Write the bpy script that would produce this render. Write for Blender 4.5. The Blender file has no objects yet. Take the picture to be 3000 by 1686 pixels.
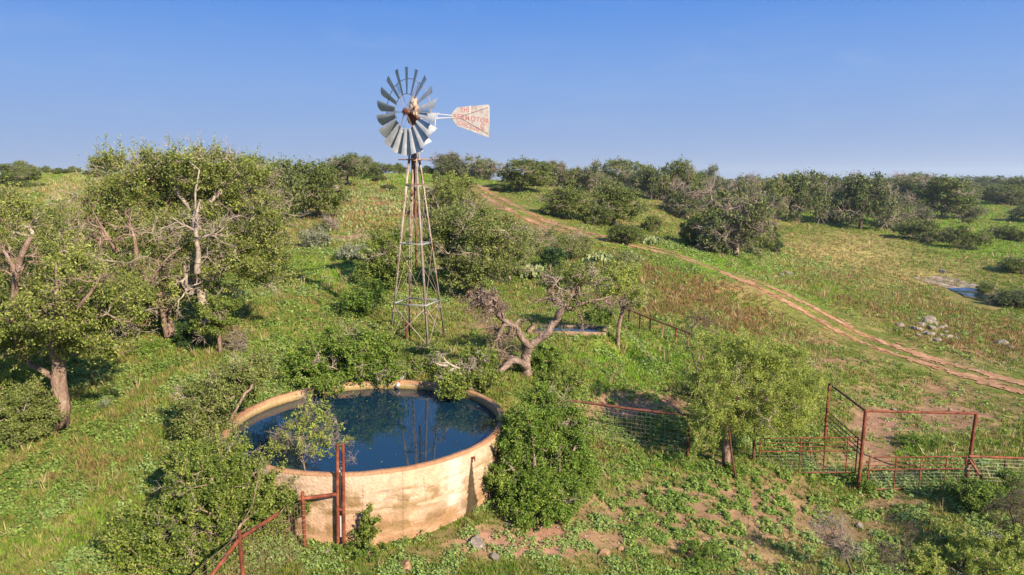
import bpy, math, random
import numpy as np
from mathutils import Vector

R = math.radians
scn = bpy.context.scene
COL = scn.collection

# ------------------------------------------------------------------ camera
W_, H_ = 3000.0, 1686.0
F_ = 2083.0
PITCH = R(8.8)
CZ = 8.0
cam_d = bpy.data.cameras.new("camera")
cam = bpy.data.objects.new("camera", cam_d)
COL.objects.link(cam)
cam.location = (0, 0, CZ)
cam.rotation_euler = (R(90) - PITCH, 0, 0)
cam_d.sensor_width = 36.0
cam_d.lens = 36.0 * F_ / W_
cam_d.clip_start = 0.1
cam_d.clip_end = 12000
scn.camera = cam

# ------------------------------------------------------------------ world / sun
SUN_DIR = Vector((0.60, -0.71, 0.56)).normalized()      # towards the sun
SUN_EL = math.asin(SUN_DIR.z)
SUN_AZ = math.atan2(SUN_DIR.x, SUN_DIR.y)
world = bpy.data.worlds.new("World")
scn.world = world
world.use_nodes = True
wn = world.node_tree
wn.nodes.clear()
sky = wn.nodes.new("ShaderNodeTexSky")
sky.sky_type = 'NISHITA'
sky.sun_disc = False
sky.sun_elevation = SUN_EL
sky.sun_rotation = SUN_AZ
sky.air_density = 1.0
sky.dust_density = 0.3
sky.ozone_density = 3.5
sky.altitude = 600
hsv = wn.nodes.new("ShaderNodeHueSaturation")
hsv.inputs['Hue'].default_value = 0.515
hsv.inputs['Saturation'].default_value = 1.05
bg = wn.nodes.new("ShaderNodeBackground")
bg.inputs['Strength'].default_value = 0.15
wo = wn.nodes.new("ShaderNodeOutputWorld")
wn.links.new(sky.outputs[0], hsv.inputs['Color'])
EXPO = 1.2
def _lin(c): return tuple(((v / 255 + .055) / 1.055) ** 2.4 / 2 ** EXPO / 0.15 for v in c)
tcw = wn.nodes.new("ShaderNodeTexCoord"); sxyz = wn.nodes.new("ShaderNodeSeparateXYZ")
wn.links.new(tcw.outputs['Generated'], sxyz.inputs[0])
skr = wn.nodes.new("ShaderNodeValToRGB")
el_ = skr.color_ramp.elements
for _ in range(3): el_.new(.5)
for e_, (p_, c_) in zip(el_, ((0.0, (134, 165, 212)), (0.04, (134, 165, 216)), (0.13, (118, 162, 226)), (0.235, (72, 139, 226)), (0.62, (115, 165, 228)))):
    e_.position = p_; e_.color = (*_lin(c_), 1)
wn.links.new(sxyz.outputs[2], skr.inputs[0])
skm = wn.nodes.new("ShaderNodeMix"); skm.data_type = 'RGBA'; skm.inputs[0].default_value = 0.98
wn.links.new(hsv.outputs[0], skm.inputs[6]); wn.links.new(skr.outputs[0], skm.inputs[7])
# very thin high wisps
wmp = wn.nodes.new("ShaderNodeMapping"); wmp.inputs['Scale'].default_value = (3.0, 3.0, 14.0); wmp.inputs['Rotation'].default_value = (0.1, 0.25, 0)
wns = wn.nodes.new("ShaderNodeTexNoise"); wns.inputs['Scale'].default_value = 2.6; wns.inputs['Detail'].default_value = 9; wns.inputs['Roughness'].default_value = .62; wns.inputs['Distortion'].default_value = .6
wn.links.new(tcw.outputs['Generated'], wmp.inputs[0]); wn.links.new(wmp.outputs[0], wns.inputs[0])
wrm = wn.nodes.new("ShaderNodeMapRange"); wrm.inputs[1].default_value = .52; wrm.inputs[2].default_value = .85; wrm.inputs[3].default_value = 0; wrm.inputs[4].default_value = .16
wn.links.new(wns.outputs[0], wrm.inputs[0])
wmx = wn.nodes.new("ShaderNodeMix"); wmx.data_type = 'RGBA'; wn.links.new(wrm.outputs[0], wmx.inputs[0])
wn.links.new(skm.outputs[2], wmx.inputs[6]); wmx.inputs[7].default_value = (*_lin((190, 205, 228)), 1)
wn.links.new(wmx.outputs[2], bg.inputs[0])
wn.links.new(bg.outputs[0], wo.inputs[0])
sd = bpy.data.lights.new("sun", 'SUN')
sd.energy = 5.0
sd.angle = R(0.5)
sd.color = (1.0, 0.86, 0.66)
sun = bpy.data.objects.new("sun", sd)
COL.objects.link(sun)
sun.rotation_euler = SUN_DIR.to_track_quat('Z', 'Y').to_euler()
scn.view_settings.view_transform = 'Standard'
scn.view_settings.look = 'None'
scn.view_settings.exposure = EXPO
scn.view_settings.gamma = 1.0
scn.cycles.max_bounces = 6
scn.cycles.diffuse_bounces = 3
scn.cycles.glossy_bounces = 3
scn.cycles.transmission_bounces = 4
scn.cycles.transparent_max_bounces = 8
scn.cycles.caustics_reflective = False
scn.cycles.caustics_refractive = False

# ------------------------------------------------------------------ pixel <-> world (pixels of the 3000x1686 photo)
cp, sp_ = math.cos(PITCH), math.sin(PITCH)

def ray(px, py):
    u = (px - W_ / 2) / F_
    v = (H_ / 2 - py) / F_
    return np.array([u, cp + v * sp_, -sp_ + v * cp])

def at(px, py, Y):
    d = ray(px, py)
    t = Y / d[1]
    return np.array([0, 0, CZ]) + d * t

def proj(x, y, z):
    dz = z - CZ
    depth = y * cp - dz * sp_
    up = y * sp_ + dz * cp
    depth = np.where(depth < 0.5, 0.5, depth)
    return W_ / 2 + F_ * x / depth, H_ / 2 - F_ * up / depth

# ------------------------------------------------------------------ noise
def _h(ix, iy, seed):
    n = (ix * 374761393 + iy * 668265263 + seed * 1442695041) & 0xffffffff
    n = ((n ^ (n >> 13)) * 1274126177) & 0xffffffff
    return ((n ^ (n >> 16)) & 0xffff) / 65535.0

def vnoise(x, y, seed=0):
    x = np.asarray(x, float); y = np.asarray(y, float)
    ix = np.floor(x).astype(np.int64); iy = np.floor(y).astype(np.int64)
    fx = x - ix; fy = y - iy
    fx = fx * fx * (3 - 2 * fx); fy = fy * fy * (3 - 2 * fy)
    a = _h(ix, iy, seed); b = _h(ix + 1, iy, seed); c = _h(ix, iy + 1, seed); d = _h(ix + 1, iy + 1, seed)
    return (a * (1 - fx) + b * fx) * (1 - fy) + (c * (1 - fx) + d * fx) * fy

def fbm(x, y, s, seed=0, o=4):
    t = 0; a = 0.5; tot = 0
    for k in range(o):
        t = t + a * vnoise(np.asarray(x) / s + 17.3 * k, np.asarray(y) / s - 9.1 * k, seed + k)
        tot += a; a *= 0.5; s *= 0.5
    return t / tot

# ------------------------------------------------------------------ terrain heights: known ground points (px, py, Y)
CP = [(1500,1686,13.4),(1180,1612,14.0),(2000,1686,14.4),(2500,1686,15.2),(3000,1686,16.0),(1000,1686,13.2),(0,1686,12.2),(500,1686,12.7),
      (180,1270,17.5),(0,1300,17),(-600,1200,18),(500,1000,24),(0,1000,23),(600,1300,16.6),(900,800,35),(1100,650,59),(650,1150,19.5),
      (1225,1010,26),(1385,870,34.5),(1545,1100,22),(1100,1110,22),(1700,1000,28.5),(1980,1020,30),(1843,960,32.3),
      (2018,1335,20.5),(1670,1290,20.5),(2125,1370,19.8),(2350,1392,20.3),(2535,1432,20.2),(2830,1410,20),(2420,1290,23),
      (1570,1540,15.3),(2000,1110,27),(2700,1200,27.8),(3000,1420,20.2),(3500,1400,21),(3500,1686,16),
      (1386,547,97),(1514,617,74),(1665,675,62),(1805,705,58),(1980,745,55),(2155,804,50.5),(2329,885,46),(2504,990,40),
      (2679,1048,37),(2853,1095,35),(3000,1141,32),(3400,1200,31),
      (2130,750,66),(2450,760,88),(2850,868,78),(2650,830,80),(3000,880,74),(3400,880,74),(2400,670,125),(2700,720,112),(3000,650,160),
      (3400,640,160),(2900,575,330),(2400,560,300),(2700,560,380),(3400,560,380),
      (1650,562,112),(1900,600,98),(1450,535,125),(1850,690,68),(2000,650,92),(2250,610,150),
      (1200,512,122),(1000,532,108),(600,512,116),(300,512,112),(0,528,98),(-600,528,100),(250,600,68),(600,600,64),(0,700,44),(600,750,40),(250,850,31),
      (1100,560,90),(1330,515,125)]
CPw = np.array([at(*c) for c in CP])
extra = []
for ang in range(-80, 81, 16):
    a = R(ang)
    extra.append((600 * math.sin(a), 600 * math.cos(a), CZ - 11.0))
    extra.append((2500 * math.sin(a), 2500 * math.cos(a), CZ - 13.0))
    extra.append((6 * math.sin(a), 6 * math.cos(a), CZ - 8.2))
extra += [(0, -40, 0.0), (40, -30, -1), (-40, -30, 0.5), (-60, 10, 2.0), (60, 5, -3.0)]
CPw = np.vstack([CPw, np.array(extra)])

def warp(x, y):
    r = np.sqrt(np.asarray(x, float) ** 2 + np.asarray(y, float) ** 2) + 1e-3
    return np.arctan2(x, y) * 1.3, np.log(r + 2.0)

_u, _v = warp(CPw[:, 0], CPw[:, 1])
_c2 = 0.06 ** 2
_D = np.sqrt((_u[:, None] - _u) ** 2 + (_v[:, None] - _v) ** 2 + _c2)
_n = len(CPw)
_A = np.zeros((_n + 1, _n + 1))
_A[:_n, :_n] = _D + np.eye(_n) * -0.004
_A[_n, :_n] = 1; _A[:_n, _n] = 1
_wt = np.linalg.solve(_A, np.append(CPw[:, 2], 0))

TKX, TKY, TKR = -3.68, 17.45, 3.5     # tank centre and outer radius
WATER_Z, RIM_Z = 1.69, 1.90

POND = at(2870, 878, 78)
PAD = None
def H(x, y, raw=False):
    x = np.asarray(x, float); y = np.asarray(y, float)
    sh = x.shape
    xf = x.ravel(); yf = y.ravel()
    out = np.empty(len(xf))
    for i in range(0, len(xf), 40000):
        u, v = warp(xf[i:i + 40000], yf[i:i + 40000])
        d = np.sqrt((u[:, None] - _u) ** 2 + (v[:, None] - _v) ** 2 + _c2)
        out[i:i + 40000] = d @ _wt[:_n] + _wt[_n]
    r = np.sqrt(xf ** 2 + yf ** 2)
    out += (fbm(xf, yf, 1.7, 5, 3) - .5) * 0.16 + (fbm(xf, yf, 9, 8, 2) - .5) * np.clip(r / 60, 0, 1) * 0.9
    if not raw:
        rt = np.sqrt((xf - TKX) ** 2 + (yf - TKY) ** 2)
        out = np.where(rt < TKR - 0.12, np.minimum(out, 0.3), out)
        k = np.clip(1 - (rt - TKR) / 1.2, 0, 1)
        out = np.where((rt >= TKR - 0.12), np.minimum(out, RIM_Z - 0.12 + (1 - k) * 9), out)
        if PAD is not None:
            k = np.clip(2.4 - np.sqrt(((xf - PAD[0]) / 1.15) ** 2 + ((yf - PAD[1]) / .8) ** 2) / 1.2, 0, 1); k = k * k * (3 - 2 * k)
            out = out * (1 - k) + PAD[2] * k
    return out.reshape(sh)

def gp(px, py, near=9.0, far=900.0):
    """first hit of the pixel's ray with the terrain"""
    d = ray(px, py)
    Y = np.exp(np.linspace(math.log(near), math.log(far), 700))
    P = np.array([0, 0, CZ]) + d[None, :] * (Y / d[1])[:, None]
    g = H(P[:, 0], P[:, 1])
    below = P[:, 2] < g
    if not below.any():
        return None
    i = int(np.argmax(below))
    if i == 0:
        return P[0]
    a = P[i - 1, 2] - g[i - 1]; b = g[i] - P[i, 2]
    t = a / (a + b + 1e-9)
    q = P[i - 1] * (1 - t) + P[i] * t
    q[2] = float(H(q[0], q[1]))
    return q

_a = gp(1635, 1000); _b = gp(1800, 1002)
PADc = ((_a[0] + _b[0]) / 2 - .75, (_a[1] + _b[1]) / 2 + .55)
PAD = (PADc[0], PADc[1], float(H(PADc[0], PADc[1])) + .12)      # levelled ground under the stock trough
# ------------------------------------------------------------------ materials
def new_mat(name):
    m = bpy.data.materials.new(name)
    m.use_nodes = True
    nt = m.node_tree
    b = nt.nodes['Principled BSDF']
    return m, nt, b

def ramp(nt, stops):
    r = nt.nodes.new("ShaderNodeValToRGB")
    el = r.color_ramp.elements
    while len(el) < len(stops):
        el.new(0.5)
    for e, (p, c) in zip(el, stops):
        e.position = p
        e.color = (*c, 1)
    return r

def noise_mat(name, stops, scale=5, detail=6, rough=0.8, metal=0.0, bump=0.3, bscale=None, spec=0.3, stretch=(1, 1, 1), dist=0.02):
    m, nt, b = new_mat(name)
    tc = nt.nodes.new("ShaderNodeTexCoord")
    mp = nt.nodes.new("ShaderNodeMapping")
    mp.inputs['Scale'].default_value = stretch
    nt.links.new(tc.outputs['Object'], mp.inputs[0])
    n = nt.nodes.new("ShaderNodeTexNoise")
    n.inputs['Scale'].default_value = scale
    n.inputs['Detail'].default_value = detail
    n.inputs['Roughness'].default_value = 0.65
    nt.links.new(mp.outputs[0], n.inputs[0])
    r = ramp(nt, stops)
    nt.links.new(n.outputs[0], r.inputs[0])
    nt.links.new(r.outputs[0], b.inputs['Base Color'])
    b.inputs['Roughness'].default_value = rough
    b.inputs['Metallic'].default_value = metal
    b.inputs['Specular IOR Level'].default_value = spec
    if bump:
        n2 = nt.nodes.new("ShaderNodeTexNoise")
        n2.inputs['Scale'].default_value = bscale or scale * 3
        n2.inputs['Detail'].default_value = 5
        nt.links.new(mp.outputs[0], n2.inputs[0])
        bp = nt.nodes.new("ShaderNodeBump")
        bp.inputs['Strength'].default_value = bump
        bp.inputs['Distance'].default_value = dist
        nt.links.new(n2.outputs[0], bp.inputs['Height'])
        nt.links.new(bp.outputs[0], b.inputs['Normal'])
    return m

def leaf_mat(name, stops, trans=0.35, rough=0.55, objvar=0.0, spec=0.25):
    """stops along a per-leaf random attribute"""
    m, nt, b = new_mat(name)
    at_ = nt.nodes.new("ShaderNodeAttribute")
    at_.attribute_name = 'tint'
    fac = at_.outputs['Fac']
    if objvar:
        oi = nt.nodes.new("ShaderNodeObjectInfo")
        ma = nt.nodes.new("ShaderNodeMath"); ma.operation = 'MULTIPLY_ADD'
        ma.inputs[1].default_value = objvar; ma.inputs[2].default_value = -objvar / 2
        nt.links.new(oi.outputs['Random'], ma.inputs[0])
        ad = nt.nodes.new("ShaderNodeMath"); ad.operation = 'ADD'; ad.use_clamp = True
        nt.links.new(fac, ad.inputs[0]); nt.links.new(ma.outputs[0], ad.inputs[1])
        fac = ad.outputs[0]
    r = ramp(nt, stops)
    nt.links.new(fac, r.inputs[0])
    nt.links.new(r.outputs[0], b.inputs['Base Color'])
    b.inputs['Roughness'].default_value = rough
    b.inputs['Specular IOR Level'].default_value = spec
    tr = nt.nodes.new("ShaderNodeBsdfTranslucent")
    nt.links.new(r.outputs[0], tr.inputs[0])
    mx = nt.nodes.new("ShaderNodeMixShader")
    mx.inputs[0].default_value = trans
    out = nt.nodes['Material Output']
    nt.links.new(b.outputs[0], mx.inputs[1]); nt.links.new(tr.outputs[0], mx.inputs[2])
    nt.links.new(mx.outputs[0], out.inputs[0])
    return m

def col_mat(name, attr='col', rough=0.9, trans=0.0, noise=None, bump=0.0, bscale=8, spec=0.15):
    m, nt, b = new_mat(name)
    a = nt.nodes.new("ShaderNodeAttribute"); a.attribute_name = attr
    src = a.outputs['Color']
    if noise:
        tc = nt.nodes.new("ShaderNodeTexCoord")
        n = nt.nodes.new("ShaderNodeTexNoise"); n.inputs['Scale'].default_value = noise[0]; n.inputs['Detail'].default_value = 9
        n.inputs['Roughness'].default_value = 0.72
        nt.links.new(tc.outputs['Object'], n.inputs[0])
        r = ramp(nt, [(0.3, (noise[1],) * 3), (0.7, (noise[2],) * 3)])
        nt.links.new(n.outputs[0], r.inputs[0])
        mx = nt.nodes.new("ShaderNodeMix"); mx.data_type = 'RGBA'; mx.blend_type = 'MULTIPLY'
        mx.inputs[0].default_value = 1
        nt.links.new(src, mx.inputs[6]); nt.links.new(r.outputs[0], mx.inputs[7])
        src = mx.outputs[2]
        if bump:
            n2 = nt.nodes.new("ShaderNodeTexNoise"); n2.inputs['Scale'].default_value = bscale; n2.inputs['Detail'].default_value = 8
            nt.links.new(tc.outputs['Object'], n2.inputs[0])
            bp = nt.nodes.new("ShaderNodeBump"); bp.inputs['Strength'].default_value = bump; bp.inputs['Distance'].default_value = 0.05
            nt.links.new(n2.outputs[0], bp.inputs['Height'])
            nt.links.new(bp.outputs[0], b.inputs['Normal'])
    nt.links.new(src, b.inputs['Base Color'])
    b.inputs['Roughness'].default_value = rough
    b.inputs['Specular IOR Level'].default_value = spec
    if trans:
        tr = nt.nodes.new("ShaderNodeBsdfTranslucent"); nt.links.new(src, tr.inputs[0])
        mx2 = nt.nodes.new("ShaderNodeMixShader"); mx2.inputs[0].default_value = trans
        nt.links.new(b.outputs[0], mx2.inputs[1]); nt.links.new(tr.outputs[0], mx2.inputs[2])
        nt.links.new(mx2.outputs[0], nt.nodes['Material Output'].inputs[0])
    return m

M = {}
M['bark'] = noise_mat('bark', [(0.3, (0.10, 0.07, 0.055)), (0.5, (0.22, 0.165, 0.13)), (0.7, (0.36, 0.29, 0.24))], 7, bump=0.8, bscale=22, stretch=(1, 1, 0.35), dist=0.05)
M['bark_pink'] = noise_mat('bark_pink', [(0.3, (0.10, 0.06, 0.045)), (0.5, (0.22, 0.145, 0.11)), (0.7, (0.34, 0.25, 0.20))], 8, bump=0.9, bscale=26, stretch=(1, 1, 0.4), dist=0.05)
M['bark_limb'] = noise_mat('limb_bark', [(0.33, (0.09, 0.058, 0.045)), (0.5, (0.195, 0.135, 0.105)), (0.68, (0.33, 0.26, 0.22))], 9, bump=0.9, bscale=26, dist=0.05)
M['bark_grey'] = noise_mat('bark_grey', [(0.35, (0.15, 0.115, 0.09)), (0.5, (0.28, 0.225, 0.185)), (0.65, (0.42, 0.36, 0.30))], 6, bump=0.5, bscale=18)
M['bark_dark'] = noise_mat('bark_dark', [(0.3, (0.05, 0.04, 0.03)), (0.7, (0.13, 0.09, 0.07))], 8, bump=0.5)
M['dead_twig'] = noise_mat('dead_twig', [(0.35, (0.22, 0.17, 0.14)), (0.65, (0.42, 0.34, 0.28))], 5, bump=0)
M['dead_purple'] = noise_mat('dead_purple', [(0.35, (0.17, 0.125, 0.11)), (0.65, (0.32, 0.25, 0.22))], 5, bump=0)
M['leaf_oak'] = leaf_mat('leaf_oak', [(0.0, (0.052, 0.076, 0.014)), (0.5, (0.172, 0.212, 0.040)), (1.0, (0.42, 0.44, 0.11))])
M['leaf_bush'] = leaf_mat('leaf_bush', [(0.0, (0.040, 0.072, 0.012)), (0.5, (0.140, 0.198, 0.030)), (1.0, (0.36, 0.40, 0.085))])
M['leaf_bright'] = leaf_mat('leaf_bright', [(0.0, (0.06, 0.115, 0.015)), (0.5, (0.13, 0.215, 0.028)), (1.0, (0.30, 0.36, 0.06))])
M['leaf_mesquite'] = leaf_mat('leaf_mesquite', [(0.0, (0.12, 0.18, 0.028)), (0.5, (0.31, 0.38, 0.07)), (1.0, (0.52, 0.54, 0.15))], trans=0.45)
M['leaf_olive'] = leaf_mat('leaf_olive', [(0.0, (0.065, 0.09, 0.022)), (0.5, (0.165, 0.205, 0.048)), (1.0, (0.33, 0.36, 0.11))])
M['leaf_far'] = leaf_mat('leaf_far', [(0.0, (0.055, 0.085, 0.016)), (0.5, (0.135, 0.175, 0.034)), (1.0, (0.29, 0.32, 0.085))], objvar=0.35)
M['leaf_dark'] = leaf_mat('leaf_dark', [(0.0, (0.045, 0.068, 0.022)), (0.5, (0.115, 0.148, 0.045)), (1.0, (0.26, 0.29, 0.10))], objvar=0.3, trans=0.25)
M['leaf_juniper'] = leaf_mat('leaf_juniper', [(0.0, (0.018, 0.040, 0.012)), (0.5, (0.035, 0.075, 0.018)), (1.0, (0.08, 0.13, 0.03))], trans=0.2)
M['cactus'] = leaf_mat('cactus', [(0.0, (0.10, 0.14, 0.06)), (0.5, (0.18, 0.225, 0.09)), (1.0, (0.33, 0.35, 0.15))], trans=0.05, rough=0.5)
M['silver'] = leaf_mat('silver_leaf', [(0.0, (0.13, 0.15, 0.09)), (0.5, (0.22, 0.245, 0.155)), (1.0, (0.34, 0.35, 0.25))], trans=0.3)
M['rust'] = noise_mat('rusty_pipe', [(0.32, (0.055, 0.022, 0.016)), (0.5, (0.165, 0.042, 0.021)), (0.68, (0.29, 0.10, 0.055))], 4, rough=0.75, metal=0.15, bump=0.3)
M['rust_dark'] = noise_mat('dark_rust', [(0.3, (0.05, 0.018, 0.014)), (0.7, (0.15, 0.05, 0.035))], 9, rough=0.75, bump=0.3)
M['black_pipe'] = noise_mat('black_pipe', [(0.3, (0.015, 0.015, 0.018)), (0.7, (0.04, 0.038, 0.04))], 9, rough=0.5, bump=0.1)
M['white_pipe'] = noise_mat('white_pipe', [(0.3, (0.36, 0.34, 0.33)), (0.7, (0.50, 0.49, 0.48))], 9, rough=0.5, bump=0.1)
M['wire'] = noise_mat('wire', [(0.3, (0.35, 0.34, 0.32)), (0.7, (0.55, 0.54, 0.52))], 9, rough=0.5, metal=0.5, bump=0)
M['wire_rust'] = noise_mat('rusty_wire', [(0.3, (0.17, 0.10, 0.07)), (0.7, (0.32, 0.22, 0.17))], 9, rough=0.7, metal=0.2, bump=0)
M['galv'] = noise_mat('galvanised_steel', [(0.3, (0.29, 0.30, 0.32)), (0.55, (0.44, 0.445, 0.46)), (0.75, (0.54, 0.545, 0.56))], 3.5, rough=0.5, metal=0.1, bump=0.12)
M['galv_leg'] = noise_mat('weathered_leg_steel', [(0.32, (0.21, 0.11, 0.07)), (0.46, (0.29, 0.22, 0.18)), (0.7, (0.40, 0.36, 0.33))], 2.6, rough=0.6, metal=0.2, bump=0.15)
M['wood'] = noise_mat('weathered_wood', [(0.3, (0.09, 0.04, 0.02)), (0.5, (0.22, 0.11, 0.055)), (0.7, (0.36, 0.24, 0.15))], 3, rough=0.85, bump=0.4, stretch=(4, 4, .6))
M['vane'] = noise_mat('vane_sheet', [(0.28, (0.14, 0.085, 0.07)), (0.42, (0.27, 0.245, 0.245)), (0.7, (0.335, 0.325, 0.34))], 3.2, rough=0.55, metal=0.15, bump=0.1)
M['red_paint'] = noise_mat('faded_red_paint', [(0.3, (0.22, 0.06, 0.06)), (0.7, (0.28, 0.17, 0.165))], 12, rough=0.7, bump=0)
M['helmet'] = noise_mat('helmet_paint', [(0.38, (0.22, 0.08, 0.035)), (0.52, (0.34, 0.28, 0.23)), (0.72, (0.44, 0.42, 0.39))], 5, rough=0.5, bump=0.1)
M['gearbox'] = noise_mat('rusty_casting', [(0.3, (0.05, 0.016, 0.010)), (0.55, (0.17, 0.05, 0.022)), (0.75, (0.27, 0.11, 0.05))], 8, rough=0.7, metal=0.2, bump=0.4)
M['rock'] = noise_mat('limestone', [(0.3, (0.10, 0.08, 0.065)), (0.5, (0.195, 0.16, 0.13)), (0.72, (0.33, 0.285, 0.24))], 4, rough=0.95, bump=0.6, bscale=12)
M['rock_orange'] = noise_mat('orange_stone', [(0.3, (0.17, 0.09, 0.05)), (0.55, (0.30, 0.18, 0.10)), (0.75, (0.42, 0.29, 0.19))], 4, rough=0.95, bump=0.6, bscale=12)
M['grass'] = col_mat('grass_blades', trans=0.35, rough=0.7)
M['soil'] = noise_mat('track_soil', [(0.3, (0.16, 0.075, 0.038)), (0.5, (0.29, 0.15, 0.075)), (0.7, (0.43, 0.28, 0.17))], 2.2, detail=10, rough=1, bump=0.6, bscale=6)
M['bank'] = noise_mat('pale_bank', [(0.35, (0.08, 0.075, 0.04)), (0.5, (0.20, 0.15, 0.125)), (0.68, (0.36, 0.30, 0.27))], 1.2, detail=10, rough=1, bump=0.5)
M['concrete'] = noise_mat('trough_concrete', [(0.3, (0.12, 0.08, 0.05)), (0.5, (0.21, 0.14, 0.09)), (0.7, (0.31, 0.22, 0.145))], 4, rough=0.9, bump=0.4)
M['ground'] = col_mat('ground_soil', noise=(2.3, 0.55, 1.35), bump=0.7, bscale=7, rough=1.0, spec=0.05)
M['plaster'] = col_mat('tank_plaster', noise=(8.0, 0.74, 1.2), bump=0.45, bscale=20, rough=0.92, spec=0.1)

def water_mat(name, base, bump_str, bscale):
    m, nt, b = new_mat(name)
    b.inputs['Base Color'].default_value = (*base, 1)
    b.inputs['Roughness'].default_value = 0.03
    b.inputs['IOR'].default_value = 1.33
    b.inputs['Specular IOR Level'].default_value = 0.9
    tc = nt.nodes.new("ShaderNodeTexCoord")
    n = nt.nodes.new("ShaderNodeTexNoise"); n.inputs['Scale'].default_value = bscale; n.inputs['Detail'].default_value = 3
    nt.links.new(tc.outputs['Object'], n.inputs[0])
    bp = nt.nodes.new("ShaderNodeBump"); bp.inputs['Strength'].default_value = bump_str; bp.inputs['Distance'].default_value = 0.02
    nt.links.new(n.outputs[0], bp.inputs['Height']); nt.links.new(bp.outputs[0], b.inputs['Normal'])
    return m
M['water'] = water_mat('tank_water', (0.004, 0.020, 0.038), 0.05, 2.5)
M['pond'] = water_mat('pond_water', (0.01, 0.025, 0.04), 0.05, 0.6)

# ------------------------------------------------------------------ mesh helpers
def tag(o, label=None, cat=None, group=None, kind=None):
    if label: o['label'] = label
    if cat: o['category'] = cat
    if group: o['group'] = group
    if kind: o['kind'] = kind
    return o

def empty(name, loc=(0, 0, 0), rz=0.0, label=None, cat=None, group=None):
    o = bpy.data.objects.new(name, None)
    o.empty_display_size = 0.3
    COL.objects.link(o)
    o.location = loc
    o.rotation_euler = (0, 0, rz)
    return tag(o, label, cat, group)

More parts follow.
